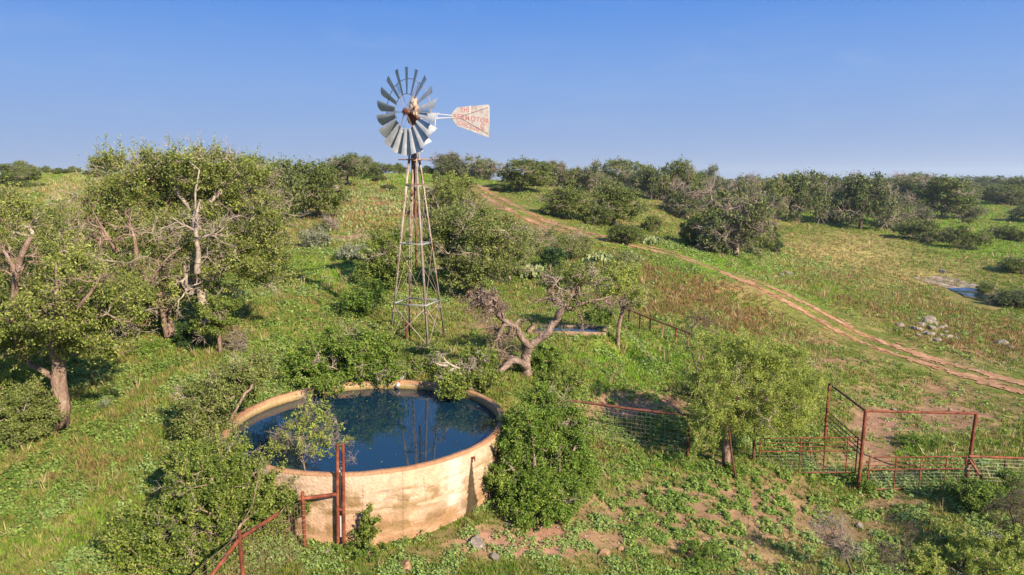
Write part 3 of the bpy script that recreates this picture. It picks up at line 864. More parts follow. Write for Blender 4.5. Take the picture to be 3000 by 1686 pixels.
def leaves_for(rng, centres, rad, per, size, flat=0.75, up=0.35, droop=0.0, tw=6, aspect=0.5):
    """leaf quads along twigs that fan out from every centre; returns arrays and the twig segments"""
    n = len(centres)
    rads = rad * rng.uniform(.65, 1.3, n)
    D = rand_dirs(rng, n * tw).reshape(n, tw, 3)
    D[..., 2] = D[..., 2] * flat + up * .5
    T1 = centres[:, None] + D * rads[:, None, None]
    T1[..., 2] -= droop * rng.uniform(.3, 1, (n, tw)) * rads[:, None]
    k = rng.integers(0, tw, (n, per))
    t = rng.uniform(.15, 1.08, (n, per)) ** .8
    ii = np.arange(n)[:, None]
    end = T1[ii, k]
    C = centres[:, None] + (end - centres[:, None]) * t[..., None] + rng.normal(0, 1, (n, per, 3)) * (rads * .19)[:, None, None]
    C = C.reshape(-1, 3)
    m = len(C)
    out = C - np.repeat(centres, per, 0)
    out /= np.linalg.norm(out, axis=1)[:, None] + 1e-6
    nrm = rand_dirs(rng, m) * .9 + out * .35 + np.array([0, 0, .45])
    nrm /= np.linalg.norm(nrm, axis=1)[:, None]
    A = np.cross(nrm, rand_dirs(rng, m)); A /= np.linalg.norm(A, axis=1)[:, None] + 1e-6
    B = np.cross(nrm, A)
    sz = size * rng.uniform(.4, 1.55, m)[:, None] * .5
    ct = np.clip(rng.normal(.5, .15, n), 0, 1)
    tint = np.clip(np.repeat(ct, per) * .6 + rng.uniform(0, 1, m) ** 1.3 * .55 - .05, 0, 1)
    return C, A * sz, B * sz * aspect, tint, (np.repeat(centres, tw, 0), T1.reshape(-1, 3))

def twiggy(rng, mb, centres, rad, n1=7, n2=4, r=0.009, droop=0.0, n=3):
    """bare twigs, two levels"""
    c = np.repeat(centres, n1, 0)
    d = rand_dirs(rng, len(c)); d[:, 2] = d[:, 2] * .8 + .15 - droop
    mid = c + d * rad * rng.uniform(.35, .8, len(c))[:, None]
    mb.segs(c, mid, r, r * .7, n)
    m2 = np.repeat(mid, n2, 0); d2 = np.repeat(d, n2, 0) + rand_dirs(rng, len(m2)) * .8
    d2[:, 2] -= droop * .6
    e = m2 + d2 / np.linalg.norm(d2, axis=1)[:, None] * rad * rng.uniform(.25, .6, len(m2))[:, None]
    mb.segs(m2, e, r * .65, r * .3, n)
    m3 = np.repeat(e, 2, 0); d3 = np.repeat(d2, 2, 0) + rand_dirs(rng, len(m3)) * 1.2
    e3 = m3 + d3 / np.linalg.norm(d3, axis=1)[:, None] * rad * rng.uniform(.12, .3, len(m3))[:, None]
    mb.segs(m3, e3, r * .4, r * .2, n)

def plant(name, label, cat, base, trunks, blobs, seed, ncl, per, crad, leaf, base_r, bark='bark', leafmat='leaf_oak', dead=0.0,
          deadmat='dead_twig', hook=None, tip=0.012, flat=.75, up=.35, droop=0., wob=.12, bow=.12, group=None, tw=6, aspect=.5, loose=0, shoots=0, shl=.45, loc=None, trunkname='trunk', crownname='crown', up_pen=.5, shell=.35, deadr=.009):
    """base, trunks, blobs in world space; parts: trunk (with its limbs), crown, dead twigs"""
    rng = np.random.default_rng(seed)
    base = np.array(base, float)
    o = empty(name, tuple(base), 0, label, cat, group)
    T = [[np.array(p) - base for p in l] for l in trunks]
    B = np.array(blobs, float); 
    if len(B): B[:, :3] -= base
    tg = blob_points(rng, B, ncl, shell) if len(B) else np.zeros((0, 3))
    P, par, r, ends, w = grow(rng, (0, 0, -.05), T, tg, base_r, tip, wob, bow, up_pen)
    mb = MB(); skeleton_mesh(mb, P, par, r, w)
    if hook: hook(mb, rng, base)
    nd = int(len(tg) * dead)
    idx = rng.permutation(len(tg))
    lt, dt = tg[idx[nd:]], tg[idx[:nd]]
    lv = MB()
    if len(lt):
        C, A, Bq, tint, (t0, t1) = leaves_for(rng, lt, crad, per, leaf, flat, up, droop, tw, aspect)
        lv.quads(C, A, Bq, tint)
        mb.segs(t0, t1, tip * .6, tip * .25, 3)
        if loose:
            k = rng.integers(0, len(lt), loose)
            C = lt[k] + rand_dirs(rng, loose) * crad * rng.uniform(1.0, 1.7, loose)[:, None]
            A = rand_dirs(rng, loose); Bv = np.cross(A, rand_dirs(rng, loose))
            lv.quads(C, A * leaf * .5, Bv * leaf * .5 * aspect, rng.uniform(.2, 1, loose))
    if shoots and len(lt):
        zc = lt - lt.mean(0); kk = rng.choice(len(lt), shoots, p=(lambda q: q / q.sum())(np.exp(np.linalg.norm(zc * [1, 1, 1.4], axis=1) / np.linalg.norm(zc, axis=1).mean() * 1.5)))
        dv = zc[kk] / (np.linalg.norm(zc[kk], axis=1)[:, None] + 1e-6) * .7 + rng.normal(0, .35, (shoots, 3)) + np.array([0, 0, .75]); dv /= np.linalg.norm(dv, axis=1)[:, None]
        ln = shl * rng.uniform(.5, 1.5, shoots)
        e_ = lt[kk] + dv * (ln + crad * .6)[:, None]
        mb.segs(lt[kk], e_, tip * .7, tip * .2, 3)
        nl = 34; t_ = rng.uniform(.25, 1.02, (shoots, nl))
        C = lt[kk][:, None] + (e_ - lt[kk])[:, None] * t_[..., None] + rng.normal(0, leaf * .55, (shoots, nl, 3))
        C = C.reshape(-1, 3); A = rand_dirs(rng, len(C)); A[:, 2] = np.abs(A[:, 2]); Bv = np.cross(A, rand_dirs(rng, len(C)))
        lv.quads(C, A * leaf * .5, Bv * leaf * .5 * aspect, np.clip(rng.uniform(.35, 1.05, len(C)), 0, 1))
    mb.build(trunkname, M[bark], o, smooth=True)
    if lv.V: lv.build(crownname, M[leafmat], o)
    if nd:
        dm = MB(); twiggy(rng, dm, dt, crad * 1.5, r=deadr)
        dm.build('dead_twigs', M[deadmat], o)
    return o

def gnarl(mb, rng, p, d, L, r, depth=3, curl=.55, droop=0.0, kids=4):
    """a crooked bare limb: a curling random walk that forks into smaller ones"""
    n = 10 if depth > 1 else 7
    pts = [np.array(p, float)]; d = np.array(d, float); d /= np.linalg.norm(d)
    for i in range(n):
        d = d + rng.normal(0, curl, 3) * .8; d[2] -= droop * .3; d /= np.linalg.norm(d)
        pts.append(pts[-1] + d * L / n)
    rr = np.linspace(r, r * .35, n + 1)
    mb.tube(pts, rr, 6 if r > .02 else 4, cap=False)
    if depth > 0:
        for k in range(kids):
            i = rng.integers(2, n + 1)
            nd = (pts[i] - pts[i - 1]) / np.linalg.norm(pts[i] - pts[i - 1]) + rng.normal(0, .75, 3)
            gnarl(mb, rng, pts[i], nd, L * rng.uniform(.4, .65), rr[i] * .75, depth - 1, curl, droop, kids)

def limb(mb, rng, pts, r0, r1, wig=.05, base=0):
    """thick limb along given points, smoothed and knotty"""
    P = np.array(pts) - base
    d = np.concatenate([[0], np.cumsum(np.linalg.norm(np.diff(P, axis=0), axis=1))])
    n = max(8, int(d[-1] / .12)); s = np.linspace(0, d[-1], n)
    q = np.stack([np.interp(s, d, P[:, k]) for k in range(3)], 1)
    for _ in range(3):
        q[1:-1] = (q[:-2] + q[1:-1] * 2 + q[2:]) / 4
    ph = rng.uniform(0, 9, 3)
    for k in range(3): q[:, k] += wig * (fbm(s * 2.2 + ph[k], s * 0 + k, 1, 5 + k, 3) - .5) * np.clip(s / .3, 0, 1)
    rr = np.linspace(r0, r1, n) * (1 + .25 * (fbm(s * 4 + ph[0], s * 0, 1, 9, 3) - .5))
    mb.tube(q, rr, 10, cap=False)
    return q, rr

def limbs_hook(specs, Y, seed=0, wig=.05):
    """specs: (pixel line, r0, r1, n_gnarls, gnarl length, depth, curl, droop)"""
    def f(mb, rng_, base):
        rng = np.random.default_rng(seed)
        for (L, r0, r1, ng, gl, dep, curl, droop) in specs:
            q, rr = limb(mb, rng, px_line(L, Y), r0, r1, wig, base)
            for k in range(ng):
                i = int(len(q) * (1 - rng.uniform(0, .65) ** 1.2)) - 1; i = min(max(i, 1), len(q) - 1)
                t = q[i] - q[i - 1]; t /= np.linalg.norm(t)
                gnarl(mb, rng, q[i], t * .7 + rng.normal(0, .7, 3), gl * rng.uniform(.6, 1.2), min(rr[i] * .6, .045), dep, curl, droop)
    return f

def px_blobs(L, Y):
    """(px, py, rx_px, ry_px, dY[, depth factor]) -> world ellipsoids"""
    out = []
    for b in L:
        px, py, rx, ry, dY = b[:5]
        k = b[5] if len(b) > 5 else 1.0
        p = at(px, py, Y + dY)
        s = (p[1] * cp - (p[2] - CZ) * sp_) / F_
        out.append((*p, rx * s, (rx * s) * k, ry * s))
    return out

def px_line(L, Y):
    return [at(q[0], q[1], Y + (q[2] if len(q) > 2 else 0)) for q in L]
#PART3
# ------------------------------------------------------------------ windmill
def lerp(a, b, t): return np.asarray(a, float) * (1 - t) + np.asarray(b, float) * t

def make_windmill():
    YW = 26.0
    B0 = at(1225, 1010, YW)
    zg = float(H(B0[0], B0[1])) - .05
    top = at(1211, 330, YW)              # hub height
    bx, by = B0[0], B0[1]
    root = empty('windmill', (bx, by, zg), label='tall galvanised windmill pump on a four legged lattice tower', cat='windmill')
    def L(p): return np.array([p[0] - bx, p[1] - by, p[2] - zg])
    hz = top[2] - zg                     # hub height over ground
    rb = 1.13
    ang = [R(27), R(117), R(207), R(297)]
    ztop = hz - 0.45
    z0s = 0.0
    apex = hz + 0.05
    def leg(k, z):
        s = max(0.05, (apex - z) / apex) * rb
        return np.array([math.cos(ang[k]) * s, math.sin(ang[k]) * s, z])
    for k in range(4):
        mb = MB()
        p0, p1 = leg(k, -0.15), leg(k, ztop)
        # angle iron: two thin plates meeting at the corner
        a1 = np.array([-math.cos(ang[k] - R(45)), -math.sin(ang[k] - R(45)), 0]); a2 = np.array([-math.cos(ang[k] + R(45)), -math.sin(ang[k] + R(45)), 0])
        w = .075
        for a, b in ((a1, a2), (a2, a1)):
            mid0 = p0 + a * w / 2; mid1 = p1 + a * w * .35
            t = (mid1 - mid0); l = np.linalg.norm(t); t /= l
            aa = a - t * np.dot(a, t); aa /= np.linalg.norm(aa)
            mb.box((mid0 + mid1) / 2 + b * .003, (l / 2, w / 2, .005), (t, aa, np.cross(t, aa)))
        for zz in np.arange(1.3, ztop, 1.35):      # bolted splice plates
            mb.box(leg(k, zz) + (a1 + a2) * .03, (.035, .035, .05))
        mb.build('leg', M['galv_leg'], root)
    # girts at the heights in the picture
    def zof(py): return at(1225, py, YW)[2] - zg
    gz = [zof(1035), zof(885), zof(713), zof(545)]
    gz[0] = 0.06
    for gi, z in enumerate(gz):
        mb = MB()
        for k in range(4):
            a, b = leg(k, z), leg((k + 1) % 4, z)
            mb.beam(a, b, .006, .045); mb.beam(a + [0, 0, .02], b + [0, 0, .02], .04, .006)
        mb.build('girt', M['galv'] if gi else M['galv_leg'], root)
    lv = gz + [ztop - .25]
    for i in range(len(lv) - 1):
        mb = MB()
        for k in range(4):
            r_ = .016 if i == 0 else .007
            for a, b in ((leg(k, lv[i] + .05), leg((k + 1) % 4, lv[i + 1] - .05)), (leg((k + 1) % 4, lv[i] + .05), leg(k, lv[i + 1] - .05))):
                if i == 0: mb.beam(a * .985, b * .985, .035, .006, up=(math.cos(ang[k] + R(45)), math.sin(ang[k] + R(45)), 0))
                else: mb.tube([a * .99, b * .99], r_, 4)
        mb.build('cross_brace', M['galv_leg'], root)
    # wooden pump rod, well pipe, rust red stand pipe, rope bands
    mb = MB(); mb.box((0, 0, (zof(783) + ztop) / 2), (.035, .035, (ztop - zof(783)) / 2)); mb.build('pump_rod', M['wood'], root)
    mb = MB(); mb.tube([(0, 0, zof(640)), (0, 0, hz - .3)], .045, 8); mb.build('pipe_stub', M['rust'], root, smooth=True)
    mb = MB(); q = L(at(1193, 1000, YW)); mb.tube([(q[0], q[1], 0), (q[0] - .03, q[1], zof(945))], .05, 8); mb.tube([(q[0] + .1, q[1], 0), (q[0] + .1, q[1], zof(960))], .025, 8)
    mb.build('well_pipe', M['rust_dark'], root, smooth=True)
    mb = MB()
    for dz in (0, .04):
        mb.tube([leg(k, gz[3] + dz + .03) * [1.05, 1.05, 1] for k in (0, 1, 2, 3, 0)], .012, 5)
    mb.build('rope', M['wood'], root)
    # platform
    zp = zof(470)
    mb = MB()
    u = np.array([.98, .17, 0]); v = np.array([-.17, .98, 0])
    mb.box((-.02, 0, zp + .02), (.55, .07, .018), (u, v, (0, 0, 1)))
    mb.box((0.02, .16, zp + .02), (.48, .06, .018), (u, v, (0, 0, 1)))
    mb.box((-.0, -.17, zp + .015), (.40, .05, .018), (u, v, (0, 0, 1)))
    mb.box((0, 0, zp - .02), (.06, .33, .02), (u, v, (0, 0, 1)))
    mb.build('platform', M['wood'], root)
    # mast pipe and head
    yaw = R(39)
    n = np.array([-math.sin(yaw), -math.cos(yaw), 0])     # the way the wheel faces
    uu = np.array([math.cos(yaw), -math.sin(yaw), 0])      # in the wheel's plane, rightwards
    zz = np.array([0, 0, 1.0])
    hub = L(top) + n * .30
    mb = MB(); c0 = L(top)
    mb.tube([(0, 0, ztop - .4), (0, 0, hz - .42)], .06, 10)
    mb.tube([(0, 0, hz - .5), (0, 0, hz - .30), c0 - zz * .28], [.075, .10, .13], 12)
    for s in (-1, 1): mb.beam(np.array([0, 0, hz - .7]), c0 + uu * .18 * s - zz * .18, .04, .04)
    mb.build('mast', M['gearbox'], root, smooth=False)
    mb = MB()
    mb.tube([c0 - zz * .42, c0 - zz * .36, c0 - zz * .2, c0 - zz * .08], [.10, .19, .235, .235], 16)
    mb.tube([c0 - n * .15, c0 + n * .24], [.10, .085], 12)
    mb.tube([c0 - n * .1 - zz * .2, c0 - n * .42 - zz * .24], .05, 8)
    mb.box(c0 - zz * .3 + uu * .05, (.14, .03, .05), (n, uu, zz))
    mb.build('gearbox', M['gearbox'], root, smooth=False)
    mb = MB()
    # pear-shaped sheet helmet: wide at the base, narrow crest tipped to the rear
    zsl = [-.12, .0, .16, .34, .50, .57]
    pts = [c0 + zz * h - n * (.04 + h * .02) for h in zsl]
    mb.tube(pts, [.25, .245, .205, .15, .10, .04], 18)
    mb.build('helmet', M['helmet'], root, smooth=True)
    # wheel
    RW = 1.52
    wheel = empty('wheel', tuple(hub)); wheel.parent = root
    def P(r, th, f=0.0): return uu * (r * math.sin(th)) + zz * (r * math.cos(th)) + n * f
    beta = R(33)
    r0, r1 = RW * .395, RW
    for b in range(18):
        th = R(20 * b + 1.5)
        mb = MB()
        tcw = uu * math.cos(th) - zz * math.sin(th)
        ch = tcw * math.cos(beta) + n * math.sin(beta)
        nn = np.cross(ch, P(1, th)); nn /= np.linalg.norm(nn)
        rows = []
        ns, nc = 8, 7
        for i in range(ns + 1):
            s = i / ns; r = r0 + (r1 - r0) * s
            w = .092 + (.228 - .092) * s
            row = []
            for j in range(nc + 1):
                t = j / nc * 2 - 1
                rr = r + (.02 * t if i == ns else 0) * 0
                # curved sheet; outer edge slightly arced
                row.append(P(rr * (1 - .012 * t * t * (i == ns)), th) + ch * w * t + nn * (.055 * (1 - t * t) * (w / .195)) )
            rows.append(row)
        V = np.array(rows); V2 = V + nn * .004
        m = nc + 1
        i, j = np.meshgrid(np.arange(ns), np.arange(nc), indexing='ij')
        f = np.stack([i * m + j, i * m + j + 1, (i + 1) * m + j + 1, (i + 1) * m + j], -1).reshape(-1, 4)
        mb.add(V, f)
        mb.build('blade', M['galv'], wheel, smooth=True)
    for rr, ff, nm in ((r0 + .02, .02, 'inner_rim'), (RW * .745, -.045, 'outer_rim')):
        mb = MB()
        th = np.linspace(0, 2 * math.pi, 73)
        for a, b in zip(th[:-1], th[1:]):
            pa, pb = P(rr, a, ff), P(rr, b, ff)
            mb.beam(pa, pb, .005 if nm == 'outer_rim' else .006, .04, up=P(1, (a + b) / 2)) if False else mb.tube([pa, pb], .013, 5, cap=False)
        mb.build(nm, M['galv_leg'], wheel)
    for k in range(6):
        th = R(60 * k + 30 + 1.5)
        mb = MB()
        for dt in (-.035, .035):
            mb.tube([P(.07, th + dt * 6, .10), P(RW * .745, th + dt * .8, -.03)], .008, 5)
        mb.tube([P(.07, th, -.14), P(RW * .745, th, -.045)], .007, 5)
        mb.build('spoke', M['galv_leg'], wheel)
    mb = MB(); mb.tube([n * -.16, n * .02, n * .12, n * .14], [.09, .10, .09, .05], 14)
    th = np.linspace(0, 2 * math.pi, 19)
    for a, b in zip(th[:-1], th[1:]): mb.tube([P(.13, a, .10), P(.13, b, .10)], .012, 5, cap=False)
    mb.build('hub', M['gearbox'], wheel)
    # tail: two boom rods, the vane with its lettering, furl lever
    tail = empty('tail', tuple(c0)); tail.parent = root
    d = np.array([.665, .747, 0])
    mb = MB()
    mb.tube([d * .15 + zz * .03, d * 1.9 + zz * .01], .018, 6)
    mb.beam(d * .2 - zz * .22, d * 2.02 - zz * .06, .05, .04)
    for s in (.9, 1.15): mb.tube([d * s + zz * .02, d * s - zz * .16], .01, 5)
    mb.tube([d * 1.05 - zz * .15, d * 1.0 - zz * .62], .022, 6)
    mb.build('boom', M['white_pipe'], tail)
    side = np.cross(d, zz); side /= np.linalg.norm(side)
    if side[1] > 0: side = -side
    def Vn(s, z, o=0): return d * s + zz * z + side * o
    s0, s1 = 1.86, 3.93
    tilt = -.06
    outline = [(s0, .02), (s0 + .06, -.16), (s0 + .28, -.36), (s1 - .05, -.66 + tilt), (s1, -.60 + tilt), (s1, .52), (s1 - .04, .56), (s0 + .30, .33), (s0 + .06, .13)]
    mb = MB()
    front = [Vn(s, z, .004) for s, z in outline]; back = [Vn(s, z, -.004) for s, z in outline]
    k = len(outline)
    mb.add(front, [list(range(k))]); mb.add(back, [list(range(k))[::-1]])
    mb.add(front + back, [[i, (i + 1) % k, k + (i + 1) % k, k + i] for i in range(k)])
    vane = mb.build('vane', M['vane'], tail)
    mb = MB()
    mb.tube([Vn(s1 - .08, .44, .014), Vn(s0 + .46, -.0, .014), Vn(s0 + .46, -.06, .014), Vn(s1 - .1, -.58, .014)], .007, 5)
    mb.build('vane_stiffener', M['rust_dark'], vane)
    mb = MB(); mb.beam(Vn(s0 + .98, .44, .008), Vn(s0 + .98, -.5, .008), .035, .006, up=side); mb.build('vane_strap', M['white_pipe'], vane)
    mb = MB(); mb.beam(Vn(s1 - .02, .5, .008), Vn(s1 - .02, -.64, .008), .03, .006, up=side)
    mb.build('vane_strap', M['white_pipe'], vane)
    def text(body, s, z, size, shear=0.0, slope=0.0, sx=1.0):
        cu = bpy.data.curves.new('lettering', 'FONT'); cu.body = body; cu.size = size; cu.extrude = .001; cu.align_x = 'CENTER'; cu.align_y = 'CENTER'
        cu.space_character = 1.12; cu.offset = size * .028
        cu.materials.append(M['red_paint'])
        t = bpy.data.objects.new('lettering', cu); COL.objects.link(t); t.parent = vane
        from mathutils import Matrix
        X = Vector(d); Z = Vector(side); Yv = Z.cross(X)
        X2 = X * math.cos(slope) + Yv * math.sin(slope); Y2 = Z.cross(X2)
        m = Matrix((X2 * sx, Y2, Z)).transposed().to_4x4()
        m.translation = Vector(Vn(s, z, .0065))
        t.matrix_local = m
        bpy.context.view_layer.update()
        me = bpy.data.meshes.new_from_object(t.evaluated_get(bpy.context.evaluated_depsgraph_get()))
        me.name = 'lettering'
        me.materials.clear(); me.materials.append(M['red_paint'])
        bpy.data.objects.remove(t)
        t = bpy.data.objects.new('lettering', me); COL.objects.link(t); t.parent = vane; t.matrix_local = m
    text('THE', s0 + .74, .26, .235, slope=R(5), sx=1.15)
    text('AERMOTOR', s0 + 1.05, -.05, .26, slope=R(-3), sx=1.32)
    text('CHICAGO', s0 + .92, -.34, .22, slope=R(-11), sx=1.05)
    text('C', s0 + 1.68, -.33, .34, sx=1.1); text('o', s0 + 1.70, -.32, .19, sx=1.1)
make_windmill()

# ------------------------------------------------------------------ pipe fences and gates
def ground_at(x, y, d=0.0): return np.array([x, y, float(H(x, y)) + d])

def col3(px, py, Y): return at(px, py, Y)

def post(mb, p_top, r=.036, lean=(0, 0), extra=.15):
    g = float(H(p_top[0], p_top[1]))
    mb.tube([(p_top[0] + lean[0], p_top[1] + lean[1], min(g, p_top[2] - .2) - extra), tuple(p_top)], r, 8)

def wires(mb, a, b, hgt, nh=7, nv=10, r=.0028, zlow=.08):
    """a, b top ends; a welded mesh hangs under them"""
    a = np.array(a); b = np.array(b)
    P0 = []; P1 = []
    for k in range(nh):
        dz = hgt * k / (nh - 1)
        P0.append(a - [0, 0, dz]); P1.append(b - [0, 0, dz])
    for k in range(nv + 1):
        q = lerp(a, b, k / nv); P0.append(q); P1.append(q - [0, 0, hgt])
    mb.segs(np.array(P0), np.array(P1), r, r, 3)

def fence_front_left():
    root = empty('pipe_fence', tuple(gp(700, 1660)), label='rust red pipe fence climbing from the bottom edge to the front of the tank', cat='fence')
    o = np.array(root.location)
    def PT(px, py, Y): return at(px, py, Y) - o
    def bld(name, f, mat='rust', smooth=True):
        mb = MB(); f(mb); return mb.build(name, M[mat], root, smooth)
    Y1, Y2 = 11.0, 13.65
    bld('post', lambda mb: mb.tube([PT(718, 1760, Y1), PT(700, 1555, Y1)], .035, 10))
    bld('post', lambda mb: mb.tube([PT(893, 1600, Y2), PT(886, 1442, Y2)], .036, 10))
    bld('post', lambda mb: mb.tube([PT(990, 1590, 13.84), PT(988, 1300, 13.84)], .034, 10))
    bld('post', lambda mb: mb.tube([PT(1008, 1590, 13.82), PT(1005, 1300, 13.82)], .033, 10))
    bld('rail', lambda mb: mb.tube([PT(560, 1770, 10.2), PT(640, 1660, 10.6), PT(700, 1580, 11.0), PT(814, 1506, 12.2)], .034, 10))
    bld('rail', lambda mb: mb.tube([PT(878, 1462, Y2), PT(985, 1449, 13.84)], .04, 10))
    bld('rail', lambda mb: mb.tube([PT(986, 1494, 13.84), PT(1007, 1494, 13.82)], .03, 8))
    def wr(mb):
        L0 = [PT(560, 1686, 10.2), PT(700, 1566, 11.0), PT(883, 1470, Y2)]
        for k in range(9):
            dz = k * .13
            for a, b in zip(L0[:-1], L0[1:]): mb.segs([a - [0, 0, dz]], [b - [0, 0, dz]], .004, .004, 3)
        for a, b, n in ((L0[0], L0[1], 8), (L0[1], L0[2], 18)):
            for k in range(n): q = lerp(a, b, (k + .5) / n); mb.segs([q], [q - [0, 0, 1.1]], .003, .003, 3)
        for k in range(9):
            th = np.linspace(0, 6.28, 10); c = PT(890, 1480 + k * 14, Y2)
            mb.tube([c + np.array([math.cos(t) * .045, math.sin(t) * .045, 0]) for t in th], .006, 4, cap=False)
    bld('wire_mesh', wr, 'wire_rust', False)
    for q in ((988, 1300, 13.65), (1005, 1300, 13.7)): pass
fence_front_left()

def hose():
    mb = MB()
    p = lambda px, py, Y: at(px, py, Y)
    a = [p(999, 1572, 13.86), p(998, 1500, 13.86), p(997, 1440, 13.86), p(996, 1392, 13.86), p(996, 1376, 13.9), p(998, 1374, 14.05), p(1000, 1388, 14.3)]
    o = empty('riser_pipe', tuple(p(999, 1572, 13.86)), label='black and white riser pipe hooked over the tank rim between the twin red posts', cat='pipe')
    c = np.array(o.location)
    mb.tube([q - c for q in a[1:]], .022, 8); mb.build('black_hose', M['black_pipe'], o, True)
    mb = MB(); mb.tube([a[0] - c, p(998, 1512, 13.86) - c], .026, 8); mb.build('white_pipe', M['white_pipe'], o, True)
    mb = MB(); mb.tube([p(996, 1385, 13.86) - c, p(996, 1376, 13.9) - c, p(999, 1374, 14.1) - c], .028, 8)
    mb.build('white_pipe', M['white_pipe'], o, True)
    mb = MB(); mb.tube([at(1163, 1134, 20.7), at(1180, 1102, 21.1)], .055, 8)
    tag(mb.build('white_pipe_stub', M['white_pipe'], smooth=True), 'short white pipe leaning over the far rim of the tank', 'pipe')
hose()

def fence_mid():
    root = empty('mesh_fence', tuple(gp(2018, 1335)), label='rusty top rail fence with welded wire between the tank bush and the mesquite', cat='fence')
    o = np.array(root.location)
    A = at(1662, 1173, 21.0) - o; C = at(2052, 1222, 20.4) - o; B = at(2018, 1222, 20.45) - o
    mb = MB(); mb.tube([A, lerp(A, C, .5) - [0, 0, .02], C], .04, 8); mb.build('rail', M['rust_dark'], root, True)
    for px in (1672, 1845):
        t = (px - 1662) / (2052 - 1662); q = lerp(A, C, t)
        if px == 1845: continue
        mb = MB(); post(mb, q + o, .036); 
        for v in mb.V: v -= o.astype(np.float32)
        mb.build('post', M['rust_dark'], root, True)
    mb = MB(); post(mb, B + o, .038)
    for v in mb.V: v -= o.astype(np.float32)
    mb.build('post', M['rust'], root, True)
    mb = MB(); wires(mb, A - [0, 0, .06], B - [0, 0, .06], 1.02, 9, 26, .0017); mb.build('wire_mesh', M['wire'], root)
fence_mid()

def fence_far():
    root = empty('trough_fence', tuple(gp(1905, 980)), label='thin dark top rail fence on slim posts running down behind the stock trough', cat='fence')
    o = np.array(root.location)
    line = [(1745, 858, 34.5), (1775, 892, 33.5), (1843, 908, 32.6), (1905, 934, 31.5), (1982, 962, 30.4), (2025, 978, 29.9)]
    P = [at(*q) - o for q in line]
    mb = MB(); mb.tube(P, .035, 6); mb.build('rail', M['rust_dark'], root, True)
    for k, (px, py, Y, m, r) in enumerate(((1776, 893, 33.5, 'rust', .035), (1843, 909, 32.6, 'rust', .035), (1875, 921, 32.0, 'wood', .03), (1905, 935, 31.5, 'rust', .035), (1942, 948, 30.9, 'wood', .03), (1981, 963, 30.4, 'rust', .04), (2018, 976, 30.0, 'wood', .025), (1796, 898, 33.2, 'rust', .03))):
        mb = MB(); post(mb, at(px, py + 2, Y), r)
        for v in mb.V: v -= o.astype(np.float32)
        mb.build('post', M[m], root, True)
    mb = MB()
    for a, b in zip(P[1:-1], P[2:]):
        for k in range(5): mb.segs([a - [0, 0, .15 + .2 * k]], [b - [0, 0, .15 + .2 * k]], .003, .003, 3)
    mb.build('wires', M['wire_rust'], root)
fence_far()

P1t = at(2430, 1125, 23.0); P2t = at(2536, 1205, 20.2); P3t = at(2860, 1212, 20.0)
def gate(name, label, a, b, hgt, stiles, px_mesh=True, cat='gate'):
    """a, b: lower corners"""
    root = empty(name, tuple(a), label=label, cat=cat)
    o = np.array(a, float); a = np.zeros(3); b = np.array(b) - o
    up = np.array([0, 0, hgt])
    mb = MB()
    for p, q in ((a, b), (a + up, b + up), (a, a + up), (b, b + up), (a + up * .62, b + up * .62)): mb.tube([p, q], .019, 6)
    mb.build('frame', M['rust'], root, True)
    for s in stiles:
        mb = MB(); q = lerp(a, b, s); mb.tube([q, q + up], .018, 6); mb.build('stile', M['rust'], root, True)
    mb = MB()
    for k in (.75, .87): mb.tube([a + up * k, b + up * k], .010, 5)
    mb.build('bar', M['rust'], root, True)
    mb = MB(); wires(mb, a + up * .6, b + up * .6, hgt * .58, 7, 20, .0022); mb.build('wire_mesh', M['wire'], root)
    t_ = (b - a) / np.linalg.norm(b - a)
    for k in (.15, .85):
        mb = MB(); mb.tube([a + up * k - t_ * .09, a + up * k + t_ * .03], .022, 6); mb.tube([a + up * (k - .035) - t_ * .05, a + up * (k + .035) - t_ * .05], .028, 6); mb.build('hinge', M['rust_dark'], root)
    mb = MB()
    for k in range(9):
        s_ = k / 8; q0 = b + up * (.70 - .10 * math.sin(s_ * 3.14)) + t_ * (.14 * s_ - .02)
        mb.tube([q0 - [0, .012, .018], q0 + [0, .012, .018]], .006, 4)
    mb.build('chain', M['wire'], root)
    return root

